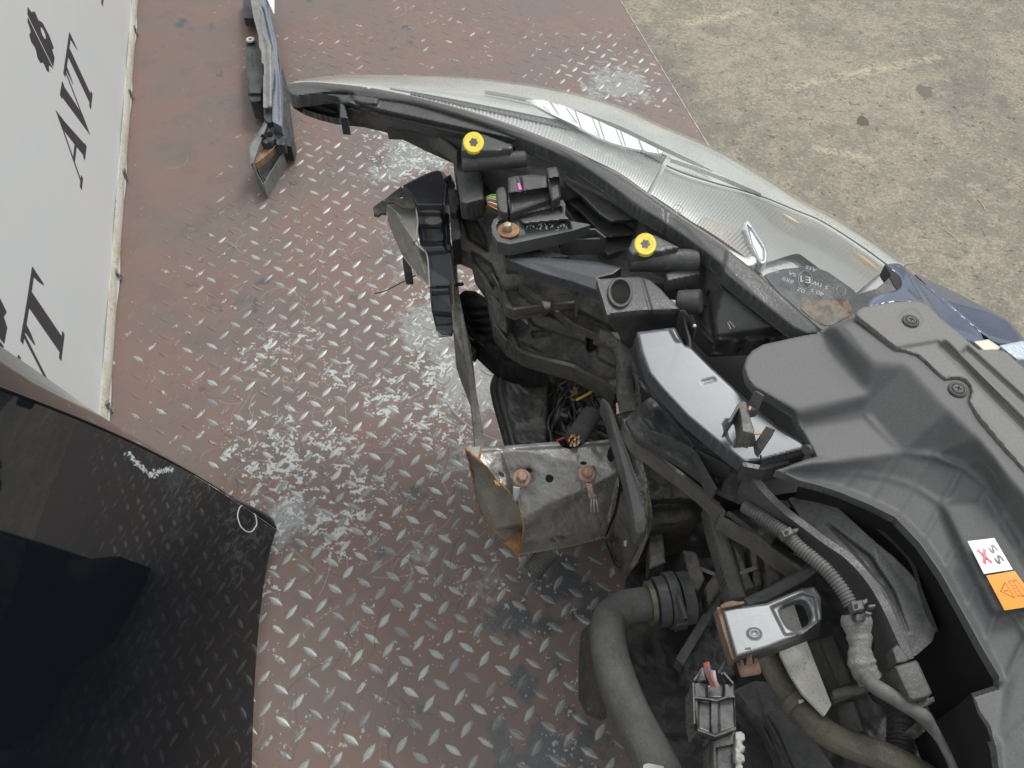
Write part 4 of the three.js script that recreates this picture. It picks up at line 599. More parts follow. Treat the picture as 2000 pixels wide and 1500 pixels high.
  // connector with harness
  const CN = [moulded({ out: Z(5, [[972, 160], [1000, 150], [1130, 135], [1225, 145], [1240, 300], [1100, 350], [990, 392], [975, 300]], 0.728, 0), t: 0.022, step: 2, blur: 1.5, edge: 6, reg: [{ p: Z(5, [[985, 262], [1235, 225], [1240, 300], [1100, 350], [990, 392]]), d: -0.016 }, { p: Z(5, [[1030, 150], [1055, 148], [1075, 235], [1042, 240]]), d: -0.006 }] }), moulded({ out: Z(5, [[895, 225], [965, 212], [985, 390], [940, 392], [910, 372], [897, 300]], 0.719, 1), t: 0.02, step: 2, edge: 5 }), moulded({ out: Z(5, [[1225, 95], [1290, 85], [1308, 130], [1318, 280], [1262, 308], [1245, 250]], 0.731, 0), t: 0.02, step: 2, edge: 5, reg: [{ p: Z(5, [[1245, 165], [1305, 155], [1318, 280], [1262, 308]]), d: -0.012 }] }), fin(q3('5', [[1075, 150], [1085, 240]], 0.7295), 0.002, 0.004)];
  const cn = part('connector', CN, M.black, HL, 'black plug with violet lock tab');
  part('lock_tab', slab(Z(5, [[1030, 192], [1052, 190], [1068, 236], [1042, 240]], 0.727), 0.004), plain(0.72, 0.18, 0.52, 0.4), cn);
  const cols = [[0.15, 0.5, 0.12], [0.75, 0.72, 0.1], [0.55, 0.55, 0.52], [0.30, 0.12, 0.05], [0.7, 0.68, 0.62], [0.26, 0.10, 0.04], [0.5, 0.25, 0.08]];
  cols.forEach((c, i) => part('wire', sweep(q3('5', [[905, 275 + i * 15, 0.715], [880, 268 + i * 14, 0.715], [850, 275 + i * 10, 0.708], [828 + i * 4, 290 + i * 11, 0.67]]), 0.0011, { seg: 14, n: 6 }), plain(...c, 0.4), cn));
  // mounting ear with the rusty bolt
  const ear = part('mounting_ear', [moulded({ out: Z(5, [[866, 470], [880, 430], [930, 400], [1330, 300], [1348, 330], [1345, 400], [1385, 440], [1520, 462], [1400, 500], [1100, 566], [985, 590], [905, 572], [872, 520]], 0.708, 0), t: 0.022, step: 2, blur: 1.2, reg: [{ p: Z(5, [[900, 480], [915, 445], [960, 425], [1320, 345], [1325, 385], [1050, 430], [1075, 460], [1370, 430], [1385, 490], [1090, 535], [990, 562], [930, 545]]), d: -0.008 }, { p: Z(5, [[1080, 462], [1365, 432], [1385, 488], [1092, 532]]), d: -0.007 }] })], M.flange, HL);
  part('wet_grit', (() => { const g = []; for (let k = 0; k < 46; k++) { const c = q3('5', [[1092 + rnd() * 275, 462 + rnd() * 50 - 8, 0.6945]])[0]; g.push(boxUV(new THREE.SphereGeometry(0.0008 + rnd() * 0.0014, 6, 5).translate(c.x, c.y, c.z))); } return g; })(), plain(0.5, 0.5, 0.48, 0.08, { clearcoat: 1 }), ear).userData.kind = 'stuff';
  const bo = q3('5', [[978, 505]], 0.703)[0];
  part('washer', cyl(bo, bo.clone().add(V(0, 0.0035, 0)), 0.0155, 0.0155, 28), M.rust, HL, 'rusty washer');
  const bt = part('bolt', [cyl(bo.clone().add(V(-0.001, 0.0035, 0)), bo.clone().add(V(-0.002, 0.012, 0)), 0.0075, 0.007, 6), cyl(bo.clone().add(V(-0.002, 0.012, 0)), bo.clone().add(V(-0.0022, 0.0135, 0)), 0.0055, 0.005, 18)], plain(0.46, 0.38, 0.28, 0.4, { metalness: 0.5 }), HL);
}

// ---------------------------------------------------------------- black front carrier
{
  part('carrier_body', moulded({ out: Z(5, [[640, 100, 0.665], [800, 108, 0.665], [830, 330, 0.66], [905, 385, 0.65], [870, 520, 0.62], [960, 680, 0.60], [1200, 650, 0.62], [1500, 690, 0.62], [1650, 900, 0.62], [1800, 1100, 0.60], [1830, 1480, 0.585], [1800, 1560, 0.58], [1640, 1510, 0.56], [1400, 1385, 0.55], [1200, 1335, 0.54], [1040, 1275, 0.535], [960, 1220, 0.54], [880, 1120, 0.55], [850, 960, 0.56], [820, 835, 0.575], [755, 745, 0.58], [735, 650, 0.60], [640, 610, 0.61], [670, 420, 0.63], [650, 250, 0.655]], 0.6), t: 0.035, step: 2.6, blur: 2, rough: 0.005, reg: [
    { p: Z(5, [[640, 100], [800, 108], [825, 320], [690, 330], [650, 250]]), d: 0.018 },
    { p: Z(5, [[680, 400], [760, 430], [830, 560], [840, 640], [720, 560]]), d: -0.02 },
    { p: Z(5, [[740, 640], [860, 720], [910, 830], [880, 880], [830, 800], [760, 720]]), d: -0.012 },
    { p: Z(5, [[880, 930], [970, 1000], [980, 1170], [940, 1190], [890, 1080]]), d: 0.008 },
    { p: Z(5, [[1010, 1030], [1400, 1010], [1640, 1130], [1690, 1200], [1700, 1450], [1600, 1480], [1400, 1370], [1200, 1325], [1050, 1260], [1000, 1150]]), d: -0.022 },
    { p: Z(5, [[1090, 1040], [1250, 1055], [1400, 1130], [1530, 1195], [1540, 1250], [1330, 1180], [1150, 1120]]), d: 0.014 },
    { p: Z(5, [[1490, 1205], [1540, 1190], [1545, 1270], [1500, 1285]]), d: -0.04 }, { p: Z(5, [[1130, 1160], [1240, 1150], [1250, 1180], [1140, 1200]]), d: -0.008 },
    { p: Z(5, [[1560, 1200], [1640, 1210], [1690, 1260], [1690, 1400], [1560, 1330]]), d: 0.012 }] }), M.dusty, FE, 'grimy black plastic front carrier');
  part('tray', moulded({ out: Z(5, [[930, 905], [960, 860], [1130, 855], [1240, 985], [1200, 1000], [1010, 1022], [960, 1000]], 0.625), t: 0.02, step: 2.5, blur: 1.5, reg: [{ p: Z(5, [[960, 890], [1110, 880], [1190, 975], [1010, 1000]]), d: -0.006 }] }), M.dusty, FE);
  parts('rib', [fin(q3('5', [[1060, 845], [1150, 930], [1245, 962]], 0.64), 0.008, 0.016), fin(q3('5', [[1005, 1012], [1200, 985], [1420, 965]], 0.632), 0.004, 0.012), fin(q3('5', [[900, 1130], [965, 1215]], 0.56), 0.003, 0.02), fin(q3('5', [[1280, 1015], [1400, 1110], [1560, 1180], [1700, 1165]], 0.615), 0.004, 0.012), fin(q3('5', [[1420, 890], [1425, 970]], 0.66), 0.003, 0.03), fin(q3('5', [[870, 780], [910, 850], [935, 960]], 0.585), 0.003, 0.02)], M.darkSteel, FE);
  parts('torn_tab', [slab(Z(5, [[1060, 1035], [1085, 1050], [1105, 1110], [1060, 1070]], 0.60), 0.002, 0), slab(Z(5, [[1195, 960], [1255, 965], [1250, 995], [1215, 1000]], 0.645), 0.004), slab(Z(5, [[1590, 1160], [1700, 1160], [1710, 1215], [1680, 1200]], 0.625), 0.003), slab(Z(7, [[1320, 310], [1380, 315], [1400, 380], [1340, 360]], 0.60), 0.006)], M.inner, FE);
  part('lower_lip', fin(line('5', [[1040, 1268, 0.545], [1070, 1290, 0.548], [1200, 1332, 0.55], [1400, 1382, 0.553], [1450, 1410, 0.555], [1620, 1495, 0.56], [1680, 1560, 0.56]], 0.55), 0.006, 0.03), M.darkSteel, FE);
  part('strut', moulded({ out: Z(5, [[640, 110], [800, 112], [815, 300], [700, 330], [665, 320], [650, 200]], 0.684), t: 0.03, step: 2.5, edge: 5 }), M.black, FE);
  part('buffer', [moulded({ out: Z(5, [[585, 230], [645, 235], [665, 330], [640, 400], [600, 390], [590, 330]], 0.66), t: 0.05, step: 2, edge: 5, rough: 0.01 }), moulded({ out: Z(5, [[600, 400], [655, 400], [668, 560], [610, 575], [600, 480]], 0.65), t: 0.05, step: 2, edge: 4, rough: 0.01 })], M.deep, FE);
  part('arm', [moulded({ out: Z(5, [[950, 688, 0.685], [1060, 676, 0.685], [1200, 676, 0.685], [1400, 690, 0.69], [1560, 705, 0.69], [1720, 745, 0.70], [1660, 790, 0.70], [1560, 812, 0.70], [1580, 905, 0.70], [1480, 870, 0.695], [1400, 842, 0.69], [1200, 785, 0.686], [1080, 742, 0.684], [990, 702, 0.684]], 0.69), t: 0.016, step: 1.7, edge: 4, blur: 1.5 })], M.satin, FE);
  parts('rib', [moulded({ out: Z(5, [[940, 600], [1100, 610], [1400, 670], [1150, 680], [960, 690]], 0.672), t: 0.03, step: 2.5, rough: 0.006 })], M.dusty, FE);
  const sh = Z(6, [[55, 318], [320, 298], [400, 325], [470, 385], [540, 462], [592, 515], [335, 524], [122, 546]], 0.716, 0);
  const bk = part('bracket', [moulded({ out: sh, holes: [q('6', ring(207, 402, 60, 76, 26, -0.05))], t: 0.006, step: 2, edge: 3, reg: [{ p: Z(6, [[330, 296], [350, 300], [415, 525], [392, 526]]), d: -0.002 }], blur: 0.8 }), moulded({ out: Z(6, [[50, 312], [75, 316], [140, 545], [120, 552]], 0.720), t: 0.014, step: 1.6 })], M.flange, FE, 'bracket plate with an oval hole');
  part('slot_shade_disc', slab(q('6', ring(215, 420, 130, 120, 20), 0.655), 0.01, 0), plain(0.022, 0.020, 0.018, 0.8), bk);  // added near-black disc paints the shade inside the oval hole
  part('slot_collar', moulded({ out: q('6', ring(204, 402, 82, 98, 30, -0.05), 0.7205), holes: [q('6', ring(206, 402, 62, 80, 30, -0.05))], t: 0.006, step: 1.2, edge: 3 }), M.flange, bk);
  part('bracket_wall', [moulded({ out: Z(6, [[122, 546, 0.714], [335, 526, 0.714], [610, 516, 0.714], [575, 630, 0.66], [340, 655, 0.655], [300, 740, 0.62], [225, 760, 0.61], [200, 660, 0.65]], 0.7), t: 0.006, step: 2.5 }), moulded({ out: Z(6, [[585, 520, 0.714], [625, 516, 0.716], [655, 560, 0.71], [690, 640, 0.70], [672, 755, 0.66], [640, 752, 0.655], [600, 690, 0.67], [566, 620, 0.68]], 0.7), t: 0.010, step: 2, blur: 1 }), fin(line('6', [[590, 517], [625, 516], [650, 550], [690, 640], [674, 750]], 0.718, 14).map((p, i) => p.setY(0.718 - 0.003 * i)), 0.003, 0.012)], M.black, FE);
  const bead = q3('6', [[688, 624]], 0.705)[0]; part('rivet', boxUV(new THREE.SphereGeometry(0.003, 10, 8).translate(bead.x, bead.y, bead.z)), M.silver, FE);
  // pale glossy crossbar with its clip tower
  const BAR = [[310, 662, 0.7245], [440, 645, 0.7248], [562, 632, 0.7250], [590, 690, 0.7240], [622, 745, 0.7232], [667, 762, 0.7229], [800, 895, 0.7208], [1020, 1095, 0.7176], [1240, 1290, 0.7145], [1395, 1385, 0.7130], [1410, 1405, 0.7127], [1395, 1428, 0.7123], [1130, 1498, 0.7112], [1010, 1512, 0.7110], [830, 1370, 0.7132], [640, 1210, 0.7158], [480, 1040, 0.7185], [390, 930, 0.7202], [338, 790, 0.7225]];
  const barP = part('crossbar', moulded({ out: Z(6, BAR), t: 0.022, step: 3, edge: 4, blur: 1.2, reg: [{ p: Z(6, [[735, 985], [815, 962], [822, 976], [740, 996]]), d: -0.0012 }, { p: Z(6, [[520, 632], [562, 630], [600, 720], [570, 720]]), d: 0.002 }, { p: Z(6, [[880, 1270], [900, 1240], [985, 1250], [1000, 1310], [940, 1400], [905, 1360]]), d: -0.004 }] }), M.glare, FE, 'pale shiny crossbar reflecting the sky');
  const towerM = grimy({ base: [0.10, 0.10, 0.098], dust: [0.20, 0.185, 0.16], amt: 0.6, rough: 0.55, size: 0.05, s: 640, n: 256, grain: 0.0006 });
  part('clip_tower', [moulded({ out: Z(6, [[896, 1258], [935, 1190], [970, 1128], [1005, 1112], [1024, 1120], [1050, 1220], [1078, 1300], [1075, 1328], [1000, 1312], [990, 1215], [978, 1160], [950, 1200], [925, 1250]], 0.768), t: 0.028, step: 1.4, edge: 3 }), moulded({ out: Z(6, [[985, 1215, 0.762], [1005, 1310, 0.762], [1080, 1328, 0.762], [1092, 1388, 0.735], [945, 1398, 0.732], [965, 1330, 0.735]], 0.75), t: 0.006, step: 1.5 }), moulded({ out: Z(6, [[1035, 1132, 0.745], [1075, 1050, 0.768], [1095, 1045, 0.77], [1142, 1075, 0.768], [1105, 1172, 0.745], [1060, 1182, 0.742]], 0.76), t: 0.012, step: 1.4, edge: 3 }), moulded({ out: Z(6, [[1088, 1372, 0.742], [1158, 1272, 0.765], [1216, 1294, 0.765], [1118, 1442, 0.738], [1096, 1420, 0.738]], 0.76), t: 0.012, step: 1.4, edge: 3 })], towerM, barP, 'grey clip tower on the crossbar');
  parts('tower_tip', [slab(Z(6, [[1046, 1140], [1060, 1150], [1052, 1172], [1040, 1160]], 0.7715), 0.002, 0), slab(Z(6, [[1060, 1308], [1120, 1306], [1130, 1322], [1080, 1326]], 0.766), 0.002, 0)], plain(0.45, 0.28, 0.14, 0.6), barP);
  part('crossbar_end', [moulded({ out: Z(6, [[1125, 1502, 0.722], [1400, 1432, 0.728], [1408, 1470, 0.705], [1130, 1545, 0.700]], 0.72), t: 0.01, step: 2 }), fin(q3('6', [[1000, 1520], [1130, 1545], [1300, 1500]], 0.71), 0.006, 0.03), cyl(...q3('6', [[1415, 1430, 0.73]]), ...q3('6', [[1440, 1424, 0.725]]), 0.006)], M.black, FE);
  part('crossbar_rib', [fin(q3('6', [[1120, 1460], [1128, 1500]], 0.7325), 0.001, 0.004)], M.deep, barP);
  part('crossbar_side', moulded({ out: Z(6, [[312, 665, 0.695], [338, 790, 0.69], [390, 930, 0.69], [480, 1040, 0.692], [640, 1210, 0.697], [830, 1370, 0.702], [1010, 1515, 0.708], [985, 1560, 0.68], [880, 1490, 0.665], [700, 1370, 0.66], [560, 1230, 0.655], [420, 1080, 0.65], [340, 960, 0.65], [290, 820, 0.655], [290, 720, 0.665]], 0.68), t: 0.005, step: 3 }), M.smoothBlack, FE);
  part('web', moulded({ out: Z(7, [[1240, 560], [1330, 470], [1400, 420], [1480, 470], [1690, 740], [1985, 880], [2080, 960], [2060, 1120], [1990, 1090], [1830, 1020], [1600, 850], [1400, 730], [1310, 690]], 0.635), t: 0.01, step: 3, blur: 2, rough: 0.006, reg: [{ p: Z(7, [[1480, 470], [1690, 740], [1640, 760], [1420, 640], [1350, 560]]), d: 0.010 }, { p: Z(7, [[1690, 760], [1900, 860], [1850, 1020]]), d: -0.016 }] }), M.black, FE);
  parts('web_rib', [fin(q3('7', [[1480, 470], [1560, 580], [1680, 745], [1830, 1015]], 0.655), 0.002, 0.03), fin(q3('7', [[1410, 638], [1540, 690], [1680, 752], [1925, 872]], 0.655), 0.0025, 0.03)], M.flange, FE);
}

// ---------------------------------------------------------------- slam panel cover
const SC = group('slam_panel_cover', FE);
{
  const o = (x, y) => [(x - 1400) / 0.3, (y - 550) / 0.3];      // frame pixels to the enlarged view
  const lowerIn = [[1560, 938], [1600, 948], [1640, 961], [1700, 986], [1748, 1010], [1796, 1060], [1838, 1120], [1883, 1200], [1920, 1268], [1952, 1322], [1950, 1345], [1902, 1360], [1915, 1392], [1933, 1420], [1946, 1460], [1952, 1510], [1960, 1620]];
  const seam = [[1170, 440], [1230, 455], [1300, 480], [1360, 530], [1420, 590], [1480, 640], [1510, 634], [1560, 630], [1610, 642], [1645, 680], [1655, 725], [1640, 780], [1700, 880], [1850, 1060], [2010, 1240], [2200, 1450]];
  const outline = [...Z(8, [[180, 560], [190, 500], [230, 450], [300, 410], [400, 388], [500, 365], [600, 345], [670, 325], [770, 268], [905, 242], [990, 290]], 0.745), ...Z(8, seam.slice(0).map((p) => [...p]), 0.765), [2120, 1040, 0.76], [2120, 1620, 0.75], ...lowerIn.slice().reverse().map((p) => [...p, 0.712]), ...Z(8, [[470, 1262], [380, 1232], [600, 1150], [650, 1140], [560, 970], [535, 935], [500, 850], [380, 770], [300, 720], [245, 690], [200, 630]], 0.73)];
  const hi = 0.768, lobe = 0.742, flat = 0.722;
  const reg = [
    { p: Z(8, [[150, 300], [680, 320], [990, 722], [990, 738], [760, 782], [500, 852], [300, 740], [100, 640]].map((p) => [...p, lobe])) },
    { p: Z(8, [[495, 852, lobe], [760, 782, lobe], [990, 737, lobe], [965, 862, flat], [545, 942, flat]]) },
    { p: Z(8, [[545, 942], [960, 862], [1200, 1112], [1000, 1142], [800, 1172], [600, 1150], [380, 1235], [560, 970]].map((p) => [...p, flat])) },
    ...(([lo, up]) => lo.slice(1).map((_, i) => ({ p: Z(8, [lo[i], lo[i + 1], up[i + 1], up[i]]) })))([[[668, 318, lobe],[990, 720, lobe],[965, 862, flat],[1200, 1112, flat],[1400, 1130, 0.724],[1600, 1205, 0.726],[1760, 1345, 0.728],[1860, 1500, 0.73],[2140, 1960, 0.735]], [[770, 265, hi],[1020, 532, hi],[1240, 545, hi],[1500, 830, hi],[1690, 1010, hi],[1785, 1120, hi],[1885, 1260, hi],[2010, 1400, hi],[2400, 1960, hi]]]),
    { p: Z(8, [[770, 262], [905, 235], [1180, 430], [1300, 475], [1480, 640], [1570, 625], [1660, 700], [1640, 790], [2010, 1240], [2400, 1700], [2500, 1960], [2400, 1960], [2010, 1400], [1850, 1220], [1700, 1020], [1500, 830], [1240, 545], [1020, 532]].map((p) => [...p, hi])) },
    { p: [[1890, 1350, 0.70], [1966, 1330, 0.70], [1966, 1470, 0.70], [1925, 1430, 0.70]] },
    ...(([c1, c2]) => { const md = c1.map((p, i) => [0, 1, 2].map((k) => (p[k] + c2[i][k]) / 2 - (k === 2 ? 0.005 : 0))), o = []; for (let i = 0; i < c1.length - 1; i++) { o.push({ p: [c1[i], c1[i + 1], md[i + 1], md[i]] }, { p: [md[i], md[i + 1], c2[i + 1], c2[i]] }); } return o; })([
      [[1517, 922, flat], [1580, 912, flat], [1640, 901, flat], [1700, 892, flat], [1760, 884, flat], [1820, 891, 0.724], [1880, 913, 0.726], [1928, 953, 0.728], [1958, 1000, 0.73], [1995, 1062, 0.732], [2050, 1150, 0.735], [2120, 1300, 0.74], [2140, 1640, 0.74]],
      [[1525, 928, 0.717], [1560, 934, 0.710], [1600, 946, 0.702], [1640, 957, 0.697], [1695, 980, 0.694], [1748, 1006, 0.694], [1800, 1056, 0.695], [1842, 1116, 0.697], [1886, 1196, 0.70], [1922, 1262, 0.70], [1960, 1335, 0.70], [1948, 1460, 0.70], [1962, 1640, 0.70]]]),
    { p: [[1836, 985, 0.715], [1880, 980, 0.722], [1925, 978, 0.728], [1962, 1040, 0.731], [1990, 1085, 0.733], [2040, 1180, 0.735], [1940, 1200, 0.72], [1895, 1110, 0.716]].map((p) => [p[0], p[1], p[2] - 0.001]) },
  ];
  part('cover_body', moulded({ out: outline, reg, blur: 7.5, t: 0.012, step: 3.2, edge: 3, crease: 1.1 }), M.cover, SC, 'dark grey stepped cover moulding');
  // the pocket walls going down from the inner edge
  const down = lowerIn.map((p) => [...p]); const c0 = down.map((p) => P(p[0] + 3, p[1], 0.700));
  part('pocket_wall', grid([c0, c0.map((p) => p.clone().add(V(0.004, -0.04, 0))), c0.map((p) => p.clone().add(V(0.008, -0.16, 0)))], 0.004, 0.6), M.deep, SC);  // near-black material paints in the shade of the pocket
  // upper seal plate
  const up = [...Z(8, [[905, 215], [915, 190], [945, 170], [1100, 140], [1200, 130], [1310, 130], [1370, 152], [1450, 232], [1700, 442], [1860, 450], [1890, 465], [2010, 572], [2400, 900], [2400, 1650]], 0.774), ...Z(8, seam.slice().reverse(), 0.774).map((p) => [p[0] + 2.5, p[1] - 2, p[2]]), ...Z(8, [[1130, 400], [1020, 310], [930, 240]], 0.774)];
  const gr = (a, b, w) => { const dx = b[0] - a[0], dy = b[1] - a[1], l = Math.hypot(dx, dy), nx = -dy / l * w, ny = dx / l * w; return Z(8, [[a[0] + nx, a[1] + ny], [b[0] + nx, b[1] + ny], [b[0] - nx, b[1] - ny], [a[0] - nx, a[1] - ny]]); };
  part('seal_plate', moulded({ out: up, t: 0.006, step: 3, edge: 3, blur: 2.6, reg: [{ p: Z(8, [[1180, 432], [1440, 388], [1520, 430], [2400, 1330], [2400, 1700], [2010, 1230], [1640, 770], [1480, 650], [1290, 470]]), d: -0.0035 }, { p: gr([1465, 405], [2400, 1345], 30), d: -0.0055 }, { p: gr([1610, 445], [2400, 1160], 32), d: -0.0055 }, { p: disc(8, 1262, 255, 75), d: -0.0012 }] }), M.coverLight, SC, 'lighter grey upper seal plate');
  const screw = (f, x, y, r, h) => {
    const g = group('push_screw', SC), c = P(...q(f, [[x, y]])[0].slice(0, 2), h), R = r * 0.3 * 0.00049;
    const lathe = (prof, n = 36) => boxUV(new THREE.LatheGeometry(prof.map((p) => new THREE.Vector2(p[0] * R, p[1] * R)), n).translate(c.x, c.y, c.z));
    part('screw_flange', lathe([[0, 0.05], [1.0, 0.0], [0.99, 0.12], [0.8, 0.22], [0.70, 0.20], [0.66, 0.08], [0.62, 0.08]]), M.black, g);
    part('screw_head', [lathe([[0.62, 0.06], [0.6, 0.24], [0.45, 0.32], [0, 0.36]])], M.cover, g);
    for (const a of [0.5, 0.5 + Math.PI / 2]) { const d = V(Math.cos(a), 0, Math.sin(a)).multiplyScalar(R * 0.34); part('cross_recess', bar(c.clone().sub(d).setY(c.y + R * 0.345), c.clone().add(d).setY(c.y + R * 0.345), R * 0.13, R * 0.08), M.deep, g); }
  };
  screw('8', 1262, 257, 66, 0.7735); screw('8', 1566, 706, 70, 0.7685);
  // service labels
  const labelAt = (pts, h, draw, name, label) => {
    const cv = document.createElement('canvas'); cv.width = 256; cv.height = 192; draw(cv.getContext('2d')); const tx = new THREE.CanvasTexture(cv); tx.colorSpace = THREE.SRGBColorSpace;
    const n = 12, rows = []; for (let j = 0; j <= n; j++) { const r = []; for (let i = 0; i <= n; i++) { const a = i / n, b = j / n, x = mix(mix(pts[0][0], pts[1][0], a), mix(pts[3][0], pts[2][0], a), b), y = mix(mix(pts[0][1], pts[1][1], a), mix(pts[3][1], pts[2][1], a), b), hh = mix(mix(h[0], h[1], a), mix(h[3], h[2], a), b); r.push(P(x, y, hh)); } rows.push(r); }
    const pos = [], uv = [], id = []; rows.forEach((r, j) => r.forEach((p, i) => { pos.push(p.x, p.y, p.z); uv.push(i / n, 1 - j / n); })); for (let j = 0; j < n; j++) for (let i = 0; i < n; i++) { const a = j * (n + 1) + i; id.push(a, a + n + 1, a + 1, a + 1, a + n + 1, a + n + 2); }
    const g = new THREE.BufferGeometry(); g.setAttribute('position', new THREE.Float32BufferAttribute(pos, 3)); g.setAttribute('uv', new THREE.Float32BufferAttribute(uv, 2)); g.setIndex(id); g.computeVertexNormals();
    part(name, g, new THREE.MeshPhysicalMaterial({ map: tx, roughness: 0.3, side: THREE.DoubleSide }), SC, label);
  };
  labelAt([[1890, 1057], [1942, 1051], [1978, 1112], [1922, 1121]], [0.7285, 0.7315, 0.7345, 0.7285], (c) => {
    c.fillStyle = '#f7f9fb'; c.fillRect(0, 0, 256, 192); c.save(); c.translate(80, 96); c.strokeStyle = '#e04458'; c.lineWidth = 24; c.beginPath(); c.moveTo(-34, -42); c.lineTo(34, 42); c.moveTo(34, -42); c.lineTo(-34, 42); c.stroke(); c.fillStyle = '#d05068'; c.fillRect(-22, -22, 44, 44); c.fillStyle = '#3a3a55'; c.fillRect(-6, 10, 26, 12); c.fillRect(-14, -16, 12, 14); c.restore();
    c.save(); c.translate(190, 90); c.strokeStyle = '#2b2f45'; c.lineWidth = 20; for (const y of [-30, 34]) { c.beginPath(); c.moveTo(-30, y - 10); c.bezierCurveTo(-38, y + 26, -6, y + 26, -2, y); c.bezierCurveTo(2, y - 26, 34, y - 22, 28, y + 14); c.stroke(); } c.restore(); c.fillStyle = '#c6cacd'; c.fillRect(70, 14, 90, 5);
  }, 'service_label', 'white label with a red crossed-out symbol');
  labelAt([[1926, 1124], [1982, 1115], [2030, 1182], [1962, 1192]], [0.7285, 0.734, 0.7355, 0.7275], (c) => {
    c.fillStyle = '#f6a136'; c.fillRect(0, 0, 256, 192); c.strokeStyle = '#b4560c'; c.lineWidth = 7; c.beginPath(); c.moveTo(46, 92); c.lineTo(118, 52); c.lineTo(118, 136); c.closePath(); c.stroke(); c.beginPath(); c.moveTo(72, 94); c.lineTo(104, 94); c.stroke(); c.strokeStyle = '#c83c14'; c.lineWidth = 6; c.beginPath(); c.moveTo(150, 132); c.lineTo(150, 52); c.bezierCurveTo(166, 44, 176, 46, 186, 56); c.bezierCurveTo(196, 46, 208, 44, 222, 52); c.lineTo(222, 132); c.bezierCurveTo(208, 126, 196, 128, 186, 138); c.bezierCurveTo(176, 128, 166, 126, 150, 132); c.moveTo(186, 56); c.lineTo(186, 138); c.stroke(); c.lineWidth = 4; for (const y of [70, 86, 102]) { c.beginPath(); c.moveTo(158, y); c.lineTo(178, y + 3); c.stroke(); }
  }, 'warning_label', 'orange label with a warning triangle and a book symbol');
}

// ---------------------------------------------------------------- blue grille edge beyond the cover
{
  part('blue_trim', [moulded({ out: Z(4, [[915, 662, 0.725], [1020, 655, 0.72], [1060, 680, 0.72], [1120, 735, 0.722], [1300, 880, 0.728], [1500, 1062, 0.732], [1715, 1247, 0.735], [1600, 1290, 0.745], [1400, 1180, 0.752], [1280, 1030, 0.756], [1200, 970, 0.757], [1000, 960, 0.756], [860, 985, 0.756], [765, 1010, 0.754], [790, 950, 0.752], [860, 900, 0.75], [1000, 868, 0.745], [1040, 838, 0.742], [1045, 785, 0.738], [1000, 730, 0.732]], 0.73, 1), t: 0.012, step: 2.5, edge: 4, blur: 2 }), moulded({ out: Z(4, [[1128, 735, 0.712], [1170, 742, 0.70], [1260, 790, 0.69], [1500, 900, 0.69], [1750, 1030, 0.69], [1880, 1110, 0.69], [1950, 1180, 0.69], [2000, 1245, 0.69], [2020, 1300, 0.70], [1790, 1292, 0.715], [1718, 1250, 0.722], [1500, 1068, 0.72], [1300, 888, 0.716]], 0.7, 1), t: 0.05, step: 2.5, edge: 5, blur: 2 })], M.blue, FE, 'blue metallic grille edge');
  part('pale_trim', slab(Z(4, [[1600, 1268], [1722, 1250], [1815, 1312], [1800, 1338], [1682, 1342]], 0.752), 0.012, 1), plain(0.62, 0.60, 0.50, 0.35), FE);
  part('pale_trim', slab(Z(4, [[1800, 1300], [1990, 1262], [2100, 1330], [2100, 1420], [1940, 1410]], 0.74), 0.02, 1), grimy({ base: [0.40, 0.46, 0.56], dust: [0.55, 0.60, 0.66], amt: 0.6, rough: 0.3, size: 0.06, s: 650, n: 128 }), FE);  // second trim piece: blue-white reflection painted into its colour
  part('gap_shadow_strip', moulded({ out: Z(4, [[908, 662], [935, 680], [1035, 760], [1045, 800], [1035, 840], [1010, 862], [985, 830], [950, 760], [965, 750], [930, 700]], 0.735, 0), t: 0.02, step: 2 }), M.deep, FE).name = 'lens_gap_shade';  // dark strip painting the shadow in the gap beside the lens
}

